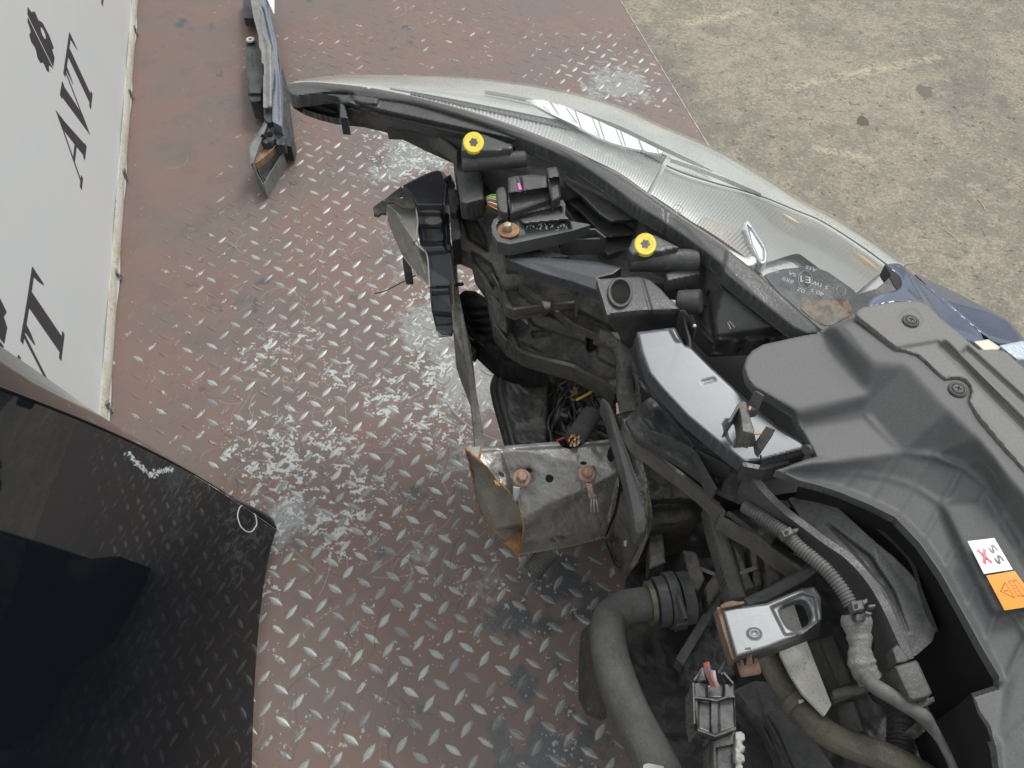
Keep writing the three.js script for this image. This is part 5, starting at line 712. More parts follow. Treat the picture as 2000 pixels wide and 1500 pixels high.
// ---------------------------------------------------------------- cut wing rail at the left
const WR = group('wing_rail', FE);
{
  part('outer_shell', moulded({ out: Z(5, [[378, 335, 0.60], [560, 335, 0.60], [592, 400, 0.598], [600, 560, 0.58], [620, 700, 0.56], [640, 860, 0.54], [462, 872, 0.54], [455, 740, 0.55], [440, 650, 0.56], [400, 580, 0.575], [385, 480, 0.585]], 0.58), t: 0.004, step: 2.2, blur: 2, edge: 4, reg: [{ p: Z(5, [[380, 345], [565, 340], [570, 395], [385, 395]]), d: 0.006 }, { p: Z(5, [[385, 470], [540, 478], [560, 580], [395, 578]]), d: -0.008 }, { p: Z(5, [[400, 600], [570, 590], [580, 640], [430, 650]]), d: 0.006 }, { p: Z(5, [[545, 340], [580, 330], [600, 640], [560, 600]]), d: -0.02 }, { p: Z(5, [[560, 345], [582, 360], [578, 395], [548, 390]]), d: -0.03 }] }), M.smoothBlack, WR, 'black painted skin of the wing rail');
  part('slot_plug', slab(Z(5, ring(490, 436, 55, 24, 24), 0.606), 0.003, 0), plain(0.12, 0.12, 0.11, 0.6), WR);
  part('end_cap', moulded({ out: Z(5, [[288, 208], [350, 175], [460, 122], [515, 108], [552, 120], [575, 150], [600, 135], [632, 200], [592, 338], [380, 338], [345, 275]], 0.615, 0), t: 0.04, step: 2.2, blur: 1.5, edge: 4, reg: [{ p: Z(5, [[545, 110], [640, 180], [600, 345], [560, 330], [575, 200]]), d: -0.02 }] }), M.smoothBlack, WR);
  parts('torn_flange', [moulded({ out: Z(5, [[168, 300], [278, 212], [345, 280], [372, 340], [360, 358], [290, 352], [225, 318], [178, 322]], 0.612), holes: [Z(5, ring(280, 282, 17, 9, 14, -0.3))], t: 0.003, step: 1.6, rough: 0.006 }), moulded({ out: Z(5, [[95, 350], [160, 302], [182, 322], [180, 388], [150, 384], [130, 402], [100, 395]], 0.60), t: 0.005, step: 2, rough: 0.01 })], M.darkSteel, WR);
  part('cut_panel', [moulded({ out: Z(5, [[180, 330, 0.585], [250, 392, 0.585], [320, 490, 0.58], [368, 575, 0.575], [372, 590, 0.57], [445, 655, 0.55], [462, 870, 0.53], [400, 800, 0.48], [330, 715, 0.48], [292, 668, 0.48], [240, 560, 0.48], [195, 450, 0.50]], 0.55), t: 0.003, step: 2.5, rough: 0.010, blur: 2, reg: [{ p: Z(5, [[250, 392], [368, 575], [300, 660], [240, 560], [230, 450]]), d: 0.006 }] }), moulded({ out: Z(5, [[185, 322], [235, 325], [345, 350], [372, 345], [388, 470], [382, 560], [365, 575], [300, 480], [240, 390]], 0.592), t: 0.003, step: 2, rough: 0.004 })], M.inner, WR, 'bare grey-beige inside of the cut wing rail');
  const E1 = line('5', [[180, 326, 0.592], [255, 388, 0.592], [320, 486, 0.585], [368, 574, 0.58]], 0.59), E2 = line('5', [[372, 342, 0.606], [386, 440, 0.60], [384, 570, 0.586], [442, 650, 0.566], [458, 760, 0.556], [464, 868, 0.545]], 0.6), E3 = line('5', [[290, 662, 0.49], [350, 742, 0.49], [462, 868, 0.535]], 0.5);
  parts('cut_edge', [sweep(E1, 0.0013, { seg: 40, n: 6 }), sweep(E2, 0.0013, { seg: 60, n: 6 }), sweep(E3, 0.0012, { seg: 30, n: 6 })], plain(0.55, 0.54, 0.47, 0.5, { metalness: 0.2 }), WR);
  part('under_bracket', moulded({ out: Z(5, [[285, 675], [300, 670], [345, 735], [350, 775], [300, 775], [292, 740]], 0.47), t: 0.03, step: 2 }), M.black, WR);
  part('lower_skin', moulded({ out: Z(5, [[462, 872, 0.535], [600, 868, 0.535], [612, 1000, 0.52], [625, 1120, 0.50], [610, 1180, 0.49], [545, 1182, 0.49], [505, 1140, 0.49], [475, 1010, 0.51]], 0.52), t: 0.004, step: 2.2, blur: 2, edge: 3, reg: [{ p: Z(5, [[462, 872], [600, 868], [605, 905], [464, 910]]), d: 0.008 }, { p: Z(5, [[480, 1040], [615, 1050], [620, 1110], [500, 1120]]), d: -0.01 }] }), M.smoothBlack, WR);
  part('spot_weld_strip', moulded({ out: Z(5, [[512, 1145], [598, 1130], [606, 1180], [522, 1192]], 0.488), t: 0.003, step: 2 }), M.inner, WR);
  part('upright_flange', [moulded({ out: [...Z(5, [[572, 590, 0.56], [612, 600, 0.56], [640, 700, 0.545], [650, 880, 0.53], [690, 1080, 0.515], [730, 1240, 0.505], [752, 1400, 0.50]]), ...Z(7, [[270, 400, 0.495], [292, 520, 0.49], [310, 620, 0.485], [322, 745, 0.48], [262, 750, 0.48], [250, 600, 0.485], [238, 480, 0.49], [222, 330, 0.495]]), ...Z(5, [[712, 1400, 0.50], [650, 1240, 0.51], [615, 1140, 0.52], [606, 1000, 0.53], [596, 850, 0.545], [590, 700, 0.555]])], t: 0.10, step: 2, rough: 0.004, blur: 1.2 })], grimy({ base: [0.155, 0.15, 0.135], dust: [0.075, 0.07, 0.06], amt: 0.6, rough: 0.5, size: 0.08, s: 660, n: 256, metal: 0.2 }), WR, 'upright sheet steel flange');
  part('rust_line', fin(line('5', [[602, 640, 0.558], [612, 800, 0.545], [618, 960, 0.53], [626, 1090, 0.52]], 0.55), 0.003, 0.02), M.rust, WR);
  parts('stud', [cyl(...q3('5', [[645, 852, 0.535]]), ...q3('5', [[680, 850, 0.54]]), 0.003), cyl(...q3('5', [[665, 610, 0.54]]), ...q3('5', [[690, 618, 0.53]]), 0.004)], M.deep, WR);
  part('bristle', sweep(q3('5', [[372, 792, 0.46], [330, 815, 0.45], [260, 850, 0.42], [170, 895, 0.38], [105, 912, 0.36]]), 0.0011, { seg: 20, n: 5 }), M.deep, WR);
  part('weld_bead', boxUV(new THREE.SphereGeometry(0.0028, 8, 6).translate(...q3('5', [[460, 862]], 0.545)[0].toArray())), plain(0.7, 0.55, 0.3, 0.6), WR);
}

// ---------------------------------------------------------------- harness duct, canister and loom between wing rail and frame rail
{
  part('duct', [moulded({ out: Z(5, [[655, 920, 0.50], [690, 890, 0.51], [760, 895, 0.52], [830, 940, 0.53], [850, 1010, 0.53], [890, 1130, 0.53], [960, 1230, 0.53], [1100, 1345, 0.53], [1240, 1390, 0.53], [1100, 1400, 0.50], [950, 1370, 0.48], [850, 1290, 0.47], [730, 1180, 0.46], [690, 1080, 0.47], [670, 990, 0.48]], 0.5), t: 0.05, step: 2.5, rough: 0.02, blur: 2, reg: [0, 1, 2, 3].map((k) => ({ p: Z(5, [[700 + k * 14, 1010 + k * 48], [850 + k * 14, 1000 + k * 55], [856 + k * 14, 1024 + k * 55], [706 + k * 14, 1034 + k * 48]]), d: -0.012 })) })], M.deep, FE, 'black ribbed loom duct');
  parts('duct_clip', [slab(Z(5, [[735, 1230], [790, 1240], [760, 1310], [732, 1300]], 0.44), 0.02), slab(Z(5, [[718, 1182], [755, 1210], [748, 1222], [716, 1196]], 0.465), 0.004)], M.black, FE);
  const can = part('canister', moulded({ out: Z(7, [[455, 200], [560, 190], [720, 190], [830, 230], [860, 320], [830, 420], [815, 560], [850, 700], [830, 760], [520, 760], [490, 640], [455, 500], [440, 400], [425, 330]], 0.44, 2), t: 0.12, step: 3, blur: 4, edge: 16, rough: 0.012, reg: [{ p: Z(7, [[520, 230], [640, 235], [640, 244], [525, 242]]), d: 0.006 }, { p: Z(7, [[720, 190], [830, 230], [840, 330], [800, 560], [840, 720], [740, 720], [740, 400]]), d: -0.03 }] }), grimy({ base: [0.045, 0.047, 0.045], dust: [0.12, 0.115, 0.10], amt: 0.65, rough: 0.45, size: 0.12, s: 670, spot: 0.03 }), FE, 'dirty black plastic canister');
  part('canister_rim', [sweep(q3('7', [[470, 190, 0.42], [420, 260, 0.415], [385, 350, 0.41], [400, 450, 0.41], [430, 560, 0.41], [470, 700, 0.41], [485, 770, 0.41]]), 0.0075, { seg: 50, n: 10 }), sweep(q3('7', [[505, 200, 0.435], [462, 260, 0.43], [425, 350, 0.43], [440, 450, 0.43], [468, 560, 0.43], [505, 700, 0.43], [520, 770, 0.43]]), 0.006, { seg: 50, n: 10 })], M.black, can);
  part('loom_tangle', (() => { const g = []; for (let k = 0; k < 40; k++) { const pts = []; let x = 780 + rnd() * 260, y = 260 + rnd() * 240; for (let e = 0; e < 5; e++) { pts.push([x, y, 0.40 + rnd() * 0.06]); x += (rnd() - 0.45) * 150; y += (rnd() - 0.2) * 170; } g.push(sweep(q3('7', pts), 0.0012 + rnd() * rnd() * 0.0038, { seg: 30, n: 7 })); } return g; })(), M.black, FE).userData.kind = 'stuff';
  part('yellow_rod', sweep(q3('7', [[916, 440, 0.475], [990, 400, 0.482], [1082, 338, 0.49]]), 0.0021, { seg: 10, n: 8 }), plain(0.62, 0.42, 0.05, 0.5), FE, 'yellow plastic rod');
  const corr = (pts, r, pitch, depth, seg = 160, n = 14) => { const c = new THREE.CatmullRomCurve3(pts, false, 'centripetal'), L = c.getLength(); return sweep(pts, (s) => r - depth * (Math.cos(s * L / pitch * 2 * Math.PI) > -0.2 ? 0 : 1), { seg: Math.round(L / pitch * 5), n }); };
  globalThis.corr = corr;
  part('loom_end', corr(q3('7', [[1010, 540, 0.47], [970, 600, 0.485], [930, 660, 0.50], [905, 695, 0.505]]), 0.0155, 0.0042, 0.0016), M.black, FE, 'cut corrugated wiring loom');
  const wc = [[0.5, 0.35, 0.05], [0.6, 0.5, 0.2], [0.35, 0.3, 0.2], [0.6, 0.15, 0.08], [0.5, 0.5, 0.45], [0.3, 0.2, 0.1]];
  for (let k = 0; k < 12; k++) { const a = rnd() * 6.28, r = Math.sqrt(rnd()) * 40, x = 905 + Math.cos(a) * r, y = 692 + Math.sin(a) * r; part('cut_wire', cyl(...q3('7', [[x + 10, y - 20, 0.50]]), ...q3('7', [[x - 4, y + 12, 0.52]]), 0.0017, 0.0016, 8), plain(...wc[k % 6], 0.5), FE); }
  part('cut_wire', sweep(q3('7', [[880, 690, 0.50], [840, 685, 0.495], [790, 705, 0.49]]), 0.002, { seg: 10, n: 7 }), plain(0.35, 0.04, 0.03, 0.5), FE);
  part('loose_terminal', [sweep(q3('7', [[880, 380, 0.45], [900, 400, 0.46], [880, 420, 0.45], [900, 440, 0.46]]), 0.002, { seg: 16, n: 6 }), cyl(...q3('7', [[905, 360, 0.46]]), ...q3('7', [[920, 400, 0.46]]), 0.003)], plain(0.4, 0.28, 0.1, 0.4, { metalness: 0.4 }), FE);
  part('heat_tube', [sweep(q3('7', [[1000, 620, 0.45], [1040, 640, 0.46], [1100, 670, 0.45], [1130, 690, 0.44]]), 0.003, { seg: 16, n: 8 }), sweep(q3('7', [[1010, 600, 0.46], [1060, 590, 0.46], [1120, 600, 0.45]]), 0.0035, { seg: 16, n: 8 })], M.rubber, FE);
  part('inner_wall', moulded({ out: Z(7, [[760, 210], [900, 230], [1130, 320], [1180, 480], [1180, 740], [1000, 760], [820, 740], [800, 500], [740, 350]], 0.37), t: 0.02, step: 4, rough: 0.04, blur: 3 }), M.dusty, FE);
}

// ---------------------------------------------------------------- sawn frame rail
const FR2 = group('frame_rail', FE);
{
  const holes = [ring(432, 922, 24, 14, 18, 0.6), ring(612, 892, 22, 14, 18, 0.5), ring(744, 948, 27, 27, 22), ring(966, 848, 24, 12, 18), ring(797, 1340, 56, 20, 24, -0.2), ring(1146, 790, 26, 52, 24, 0.1)].map((h) => q('7', h));
  part('outer_skin', moulded({ out: Z(7, [[290, 742, 0.505], [420, 738, 0.506], [800, 708, 0.507], [820, 740, 0.507], [870, 756, 0.507], [930, 745, 0.507], [985, 712, 0.507], [1160, 690, 0.507], [1190, 800, 0.507], [1200, 900, 0.505], [1195, 1010, 0.49], [1170, 1150, 0.455], [1120, 1280, 0.405], [1100, 1335, 0.385], [900, 1385, 0.378], [545, 1448, 0.37], [562, 1360, 0.40], [576, 1260, 0.43], [562, 1200, 0.445], [528, 1115, 0.468], [490, 1050, 0.48], [430, 985, 0.492], [345, 880, 0.502], [290, 822, 0.505]], 0.5), holes, t: 0.0025, step: 2, blur: 2.5, rough: 0.0035, crease: 0.9, reg: [{ p: Z(7, [[300, 745], [1160, 695], [1162, 722], [300, 775]]), d: -0.003 }] }), M.steel, FR2, 'dirty bare steel skin of the frame rail with holes');
  part('far_wall', moulded({ out: Z(7, [[198, 752, 0.502], [290, 745, 0.502], [700, 745, 0.502], [700, 1000, 0.44], [640, 1250, 0.37], [560, 1390, 0.36], [545, 1448, 0.36], [450, 1360, 0.352], [370, 1292, 0.352], [300, 1180, 0.37], [270, 1080, 0.39], [240, 920, 0.44]], 0.43), t: 0.0025, step: 2.5, blur: 2, rough: 0.004, reg: [{ p: Z(7, [[370, 1285], [560, 1255], [600, 1440], [545, 1455]].map((p) => [...p, 0.356])) }] }), grimy({ base: [0.25, 0.235, 0.195], dust: [0.15, 0.13, 0.10], amt: 0.6, rough: 0.7, size: 0.1, s: 680 }), FR2, 'inside of the sawn frame rail');
  part('top_lip', moulded({ out: Z(7, [[196, 748], [300, 738], [292, 825], [270, 818]], 0.508), t: 0.004, step: 1.6, rough: 0.003 }), M.inner, FR2);
  const e1 = line('7', [[196, 752, 0.505], [240, 920, 0.445], [270, 1080, 0.393], [300, 1180, 0.373], [368, 1290, 0.355], [450, 1362, 0.356], [545, 1450, 0.37]], 0.4, 60), e2 = line('7', [[196, 750, 0.508], [280, 825, 0.508], [345, 882, 0.504], [430, 986, 0.494], [490, 1050, 0.482], [528, 1115, 0.47], [562, 1200, 0.447], [577, 1262, 0.432], [563, 1360, 0.402], [548, 1448, 0.372]], 0.45, 60), e3 = line('7', [[300, 738, 0.509], [296, 780, 0.509], [280, 826, 0.508]], 0.508, 10);
  const wob = (pts, r) => pts.map((p, i) => p.clone().add(V((hash(i, 3, r) - 0.5) * 0.0016, (hash(i, 4, r) - 0.5) * 0.0016, 0)));
  part('rust_edge', [sweep(wob(e1, 1), (s) => 0.0011 + 0.0010 * vnoise(s * 20, 1, 3), { seg: 110, n: 7 }), sweep(wob(e2, 2), (s) => 0.0007 + 0.0011 * vnoise(s * 16, 1, 5), { seg: 110, n: 7 }), sweep(e3, 0.0018, { seg: 20, n: 6 }), slab(Z(7, [[380, 958], [410, 962], [425, 1000], [395, 990]], 0.497), 0.003, 0), slab(Z(7, [[358, 1295], [375, 1290], [378, 1330], [362, 1345]], 0.352), 0.003, 0), moulded({ out: Z(7, [[440, 1365, 0.36], [552, 1270, 0.36], [560, 1330, 0.37], [545, 1440, 0.37], [500, 1410, 0.362]], 0.36), t: 0.002, step: 2 })], M.rust, FR2, 'orange rust along the saw cut');
  const bolt = (x, y, r, h) => { const c = q3('7', [[x, y]], h)[0], R = r * 0.3 * 0.00078; const g = group('flange_bolt', FR2); part('bolt_washer', cyl(c.clone().add(V(0, -0.002, 0)), c.clone().add(V(0.0006, 0.004, 0.0015)), R, R * 0.94, 26), M.rustPale, g); part('bolt_head', [cyl(c.clone().add(V(0.0006, 0.004, 0.0012)), c.clone().add(V(0.001, 0.0115, 0.003)), R * 0.62, R * 0.58, 6), cyl(c.clone().add(V(0.001, 0.0115, 0.003)), c.clone().add(V(0.0011, 0.0122, 0.0032)), R * 0.42, R * 0.40, 16)], M.rustPale, g); };
  bolt(562, 946, 58, 0.4995); bolt(984, 918, 56, 0.507);
  part('strap', moulded({ out: Z(7, [[505, 1000, 0.499], [560, 1005, 0.499], [545, 1060, 0.49], [528, 1098, 0.478], [500, 1085, 0.478], [505, 1045, 0.49]], 0.49), t: 0.002, step: 1.5, edge: 2 }), M.silver, FR2);
  part('strap', [moulded({ out: Z(7, [[978, 975, 0.508], [1022, 985, 0.508], [1030, 1040, 0.505], [1052, 1058, 0.50], [1046, 1080, 0.495], [1000, 1080, 0.497], [992, 1020, 0.506]], 0.5), t: 0.002, step: 1.5, edge: 2 })], M.rustPale, FR2, 'rusty strap end');
  for (const [a, b] of [[1018, 1015], [1034, 1036], [1048, 1062]]) part('strap_prong', sweep(q3('7', [[a, 1082, 0.50], [(a + b) / 2, 1120, 0.492], [b, 1165, 0.478]]), 0.0012, { seg: 8, n: 6 }), M.silver, FR2);
  part('rail_tail', moulded({ out: Z(7, [[1280, 730], [1420, 760], [1600, 900], [1760, 1030], [1700, 1230], [1560, 1262], [1395, 1285], [1360, 1290], [1250, 1000]], 0.45), t: 0.10, step: 3.5, blur: 3, rough: 0.012, reg: [{ p: Z(7, [[1390, 1100], [1740, 1090], [1700, 1230], [1395, 1285]]), d: -0.03 }, { p: Z(7, [[1380, 840], [1430, 830], [1450, 900], [1400, 920]]), d: 0.006 }] }), grimy({ base: [0.045, 0.045, 0.042], dust: [0.11, 0.10, 0.085], amt: 0.6, rough: 0.45, size: 0.14, s: 690, spot: 0.03, spotCol: [0.24, 0.11, 0.05] }), FR2);
  part('end_plate', moulded({ out: Z(7, [[1072, 430, 0.565], [1105, 425, 0.57], [1150, 470, 0.57], [1190, 600, 0.565], [1245, 740, 0.56], [1300, 900, 0.55], [1345, 1050, 0.54], [1372, 1180, 0.53], [1378, 1260, 0.52], [1362, 1308, 0.51], [1318, 1316, 0.51], [1300, 1290, 0.515], [1275, 1120, 0.53], [1240, 950, 0.54], [1190, 770, 0.55], [1140, 600, 0.555], [1112, 500, 0.56]], 0.55, 1), t: 0.03, step: 2.2, blur: 1.4, edge: 4 }), grimy({ base: [0.11, 0.113, 0.12], dust: [0.155, 0.145, 0.13], amt: 0.55, rough: 0.42, size: 0.12, s: 700, metal: 0.2 }), FR2, 'blue-black end plate');
  part('steel_flange', moulded({ out: Z(7, [[1180, 540, 0.56], [1215, 545, 0.56], [1250, 610, 0.56], [1312, 710, 0.555], [1340, 800, 0.55], [1370, 920, 0.545], [1402, 1080, 0.53], [1416, 1190, 0.52], [1408, 1270, 0.51], [1378, 1350, 0.49], [1352, 1420, 0.47], [1300, 1520, 0.44], [1260, 1530, 0.43], [1300, 1420, 0.45], [1368, 1310, 0.50], [1380, 1250, 0.51], [1372, 1170, 0.52], [1340, 1030, 0.53], [1290, 860, 0.54], [1240, 720, 0.55]], 0.5, 1), t: 0.006, step: 2, rough: 0.005 }), M.joint, FR2, 'grimy steel joint flange');
  part('corner_gusset', moulded({ out: [...Z(7, [[1098, 1345, 0.42], [1130, 1300, 0.44], [1180, 1180, 0.47], [1210, 1040, 0.50], [1250, 1000, 0.52], [1285, 1150, 0.52], [1300, 1290, 0.50], [1318, 1320, 0.50], [1360, 1318, 0.49], [1335, 1400, 0.46], [1285, 1500, 0.42]]), ...Z('a', [[680, 330, 0.40], [640, 345, 0.37], [612, 358, 0.35], [590, 290, 0.37]])], t: 0.006, step: 2.2, rough: 0.006, blur: 2, reg: [{ p: Z(7, [[1098, 1345], [1190, 1320], [1230, 1480], [1210, 1560], [1150, 1470]]), d: -0.014 }, { p: Z(7, [[1110, 1330], [1190, 1320], [1185, 1355], [1120, 1360]]), d: -0.006 }] }), M.darkSteel, FR2);
  part('weld_tab', [slab(Z(7, [[1228, 1355], [1248, 1350], [1244, 1390], [1230, 1385]], 0.49), 0.003, 0)], M.inner, FR2);
  part('seal_strip', sweep(q3('7', [[1050, 25, 0.62], [1120, 45, 0.615], [1185, 85, 0.61], [1225, 160, 0.605], [1235, 280, 0.60], [1240, 400, 0.60], [1260, 520, 0.59]]), 0.0125, { seg: 50, n: 12 }), M.dusty, FE, 'dirty rubber seal strip');
  part('post', moulded({ out: Z(7, [[1225, 200, 0.60], [1300, 140, 0.62], [1330, 330, 0.61], [1345, 500, 0.60], [1400, 640, 0.595], [1385, 740, 0.585], [1300, 700, 0.575], [1230, 600, 0.57], [1200, 520, 0.57], [1225, 400, 0.59]], 0.6), t: 0.05, step: 2.6, rough: 0.016, blur: 2 }), M.dusty, FE);
  part('support_edge', fin([...line('7', [[1232, 560, 0.60], [1260, 630, 0.60], [1310, 705, 0.60], [1400, 770, 0.60], [1600, 915, 0.60], [1800, 1080, 0.60], [1880, 1160, 0.60]], 0.6, 40), ...line('b', [[30, 30, 0.60], [130, 90, 0.60], [240, 150, 0.60], [350, 240, 0.60], [510, 345, 0.60]], 0.6, 24)], 0.0045, 0.03), M.joint, FE, 'thin steel support edge');
  part('drain_conduit', globalThis.corr(q3('a', [[230, 225, 0.36], [185, 270, 0.355], [145, 320, 0.35], [118, 352, 0.345]]), 0.0165, 0.0036, 0.0014), M.rubber, FE, 'end of a corrugated hose below the rail');
  for (let k = 0; k < 9; k++) { const a = rnd() * 6.28, r = Math.sqrt(rnd()) * 30, x = 122 + Math.cos(a) * r, y = 352 + Math.sin(a) * r * 0.8; part('strand_end', cyl(...q3('a', [[x + 6, y - 10, 0.345]]), ...q3('a', [[x - 3, y + 6, 0.352]]), 0.0012, 0.0011, 7), plain(0.45, 0.44, 0.38, 0.5), FE); }
}

// ---------------------------------------------------------------- cooling pack, hoses and loom below the cover
{
  // near-black pack: paints the shade of the interior and blocks the view down
  const gap = Z('a', [[972, 168], [1165, 168], [1205, 268], [1110, 272], [1062, 220], [1000, 216]]);
  part('cooling_pack', moulded({ out: [[1222, 1128, 0.33], [1290, 1050, 0.34], [1420, 1000, 0.34], [1600, 960, 0.36], [1780, 960, 0.40], [2180, 1100, 0.45], [2180, 1800, 0.45], [1280, 1800, 0.36], [1255, 1560, 0.34], [1262, 1400, 0.33], [1225, 1260, 0.33]], holes: [gap], t: 0.02, step: 6, rough: 0.012, blur: 5 }), grimy({ base: [0.012, 0.012, 0.012], dust: [0.028, 0.027, 0.023], amt: 0.5, rough: 0.65, size: 0.2, s: 710 }), FE, 'cooling pack as a near-black sheet painting the interior shade');
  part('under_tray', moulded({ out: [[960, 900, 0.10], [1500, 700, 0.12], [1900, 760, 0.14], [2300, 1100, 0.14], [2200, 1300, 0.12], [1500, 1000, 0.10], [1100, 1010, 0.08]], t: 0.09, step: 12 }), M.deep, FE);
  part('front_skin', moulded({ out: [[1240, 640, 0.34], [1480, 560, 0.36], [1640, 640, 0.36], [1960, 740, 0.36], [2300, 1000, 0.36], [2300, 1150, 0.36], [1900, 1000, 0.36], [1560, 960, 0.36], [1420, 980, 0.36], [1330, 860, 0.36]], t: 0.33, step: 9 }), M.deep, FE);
  parts('lower_beam', [moulded({ out: Z('a', [[960, 855, 0.40], [1250, 390, 0.44], [1290, 420, 0.44], [1000, 900, 0.40]], 0.4), t: 0.03, step: 3 }), moulded({ out: Z('a', [[1000, 860], [1120, 700], [1215, 560], [1300, 850], [1300, 960], [1100, 900], [1060, 1000], [1000, 960]], 0.38), t: 0.04, step: 4, rough: 0.02 })], M.black, FE);
  part('strut', moulded({ out: Z('a', [[1130, -60, 0.56], [1215, -60, 0.56], [1250, 120, 0.55], [1310, 280, 0.545], [1350, 400, 0.54], [1382, 505, 0.54], [1280, 515, 0.53], [1245, 400, 0.53], [1215, 270, 0.54], [1165, 100, 0.55]], 0.55), t: 0.03, step: 2.6, edge: 8, rough: 0.003 }), M.rubber, FE, 'dusty grey strut');
  parts('pack_rib', [[[1385, 185], [1440, 200], [1470, 430], [1420, 440]], [[1450, 200], [1500, 200], [1570, 400], [1500, 440]], [[1285, 20], [1340, 60], [1340, 140], [1290, 120]], [[1290, 180], [1340, 260], [1420, 440], [1360, 470]], [[1000, 220], [1080, 240], [1130, 400], [1090, 470], [1040, 430]], [[1130, 440], [1240, 290], [1260, 390], [1150, 560]], [[800, 90], [880, 100], [900, 300], [800, 340]]].map((r, i) => moulded({ out: Z('a', r, 0.42 + (i % 3) * 0.015), t: 0.03, step: 2.8, rough: 0.006, edge: 4 })), M.dusty, FE);
  parts('pack_edge', [fin(q3('a', [[1500, 200], [1560, 280], [1690, 345]], 0.50), 0.004, 0.02), fin(q3('a', [[1260, 5], [1340, 60], [1430, 140], [1520, 180], [1720, 310]], 0.545), 0.008, 0.02), fin(q3('a', [[1100, 330], [1250, 390], [1500, 300], [1800, 290]], 0.42), 0.006, 0.03)], M.darkSteel, FE);
  part('stand_beam', moulded({ out: Z('a', [[1360, 505, 0.58], [1500, 440, 0.59], [1660, 350, 0.60], [1800, 290, 0.61], [1830, 330, 0.61], [1700, 420, 0.60], [1500, 520, 0.59], [1380, 560, 0.58]], 0.6), t: 0.02, step: 2.5, edge: 4 }), M.black, FE);
  // big coolant hose with elbow, clamp and union
  part('coolant_hose', sweep(q3('a', [[880, 520, 0.43], [770, 540, 0.43], [660, 560, 0.43], [585, 610, 0.43], [562, 690, 0.44], [572, 820, 0.45], [615, 980, 0.46], [670, 1130, 0.47], [735, 1270, 0.48], [820, 1430, 0.49], [900, 1600, 0.50]]), (s) => 0.0225 + 0.003 * s, { seg: 90, n: 22 }), M.rubber, FE, 'thick grey rubber coolant hose');
  part('hose_clamp', sweep(q3('a', [[798, 536, 0.43], [826, 532, 0.43]]), 0.0300, { seg: 4, n: 26 }), grimy({ base: [0.16, 0.15, 0.11], dust: [0.1, 0.09, 0.06], amt: 0.6, rough: 0.4, metal: 0.5, size: 0.05, s: 720, n: 128 }), FE);
  part('hose_union', [sweep(q3('a', [[840, 530, 0.43], [900, 522, 0.43]]), 0.034, { seg: 5, n: 26 }), sweep(q3('a', [[905, 520, 0.43], [960, 512, 0.43]]), 0.0385, { seg: 5, n: 26 }), sweep(q3('a', [[975, 510, 0.43], [1040, 500, 0.43]]), 0.036, { seg: 5, n: 26 }), sweep(q3('a', [[960, 430, 0.46], [990, 530, 0.47], [1020, 620, 0.46]]), 0.004, { seg: 10, n: 8 }), slab(Z('a', [[960, 640], [1035, 625], [1040, 655], [965, 670]], 0.44), 0.02)], M.black, FE);
  part('hose_flap', moulded({ out: Z('a', [[405, 700, 0.16], [470, 640, 0.20], [490, 620, 0.24], [500, 760, 0.24], [545, 1000, 0.22], [560, 1190, 0.20], [520, 1205, 0.16], [440, 1165, 0.12], [395, 1080, 0.10], [392, 900, 0.12]], 0.15), t: 0.02, step: 3.2, blur: 2, rough: 0.006 }), M.black, FE, 'black rubber flap behind the hose');
  part('hose_flap', moulded({ out: Z('a', [[440, 1150, 0.13], [520, 1120, 0.15], [550, 1200, 0.15], [470, 1200, 0.12]], 0.13), t: 0.01, step: 2.5 }), grimy({ base: [0.12, 0.13, 0.14], dust: [0.2, 0.2, 0.2], amt: 0.5, rough: 0.4, size: 0.06, s: 725, n: 128 }), FE);
  // rubber-mount bracket
  const mb = part('mount_bracket', moulded({ out: Z('a', [[1228, 562, 0.6453], [1370, 552, 0.6452], [1490, 535, 0.6450], [1600, 490, 0.6445], [1700, 448, 0.6441], [1770, 440, 0.6440], [1810, 500, 0.6447], [1815, 630, 0.6461], [1700, 715, 0.6470], [1500, 795, 0.6479], [1312, 852, 0.6485], [1270, 710, 0.6470]], 0.645), holes: [smooth(Z('a', [[1560, 562], [1680, 512], [1735, 530], [1765, 640], [1690, 688], [1625, 690], [1590, 640]]), 1)], t: 0.012, step: 2.4, edge: 4, blur: 1.5, reg: [{ p: Z('a', [[1520, 560], [1700, 480], [1770, 500], [1790, 640], [1700, 710], [1600, 720]]), d: -0.004 }, { p: Z('a', ring(1420, 712, 38, 30, 18)), d: 0.0016 }, { p: Z('a', ring(1420, 712, 22, 17, 14)), d: -0.001 }] }), grimy({ base: [0.085, 0.088, 0.094], dust: [0.16, 0.155, 0.15], amt: 0.5, rough: 0.29, size: 0.08, s: 730, grain: 0, extra: { ior: 1.68, roughnessMap: null, bumpMap: null, specularColor: new THREE.Color(0.9, 0.96, 1) } }), FE, 'pale shiny mount bracket with a window');
  part('bracket_skirt', [moulded({ out: Z('a', [[1312, 855, 0.632], [1500, 800, 0.634], [1700, 718, 0.64], [1812, 640, 0.642], [1800, 720, 0.60], [1600, 800, 0.60], [1400, 870, 0.60], [1330, 880, 0.60]], 0.62), t: 0.006, step: 2.5 })], M.black, FE);
  parts('bracket_gasket', [fin(q3('a', [[1214, 556], [1250, 690], [1305, 860]], 0.642), 0.005, 0.02), moulded({ out: Z('a', [[1222, 545], [1250, 530], [1290, 520], [1330, 526], [1358, 522], [1362, 536], [1310, 546], [1260, 556], [1232, 562]], 0.650), t: 0.004, step: 1.6, rough: 0.006 })], M.rustBrown, FE, 'rusty edge of the mount bracket');
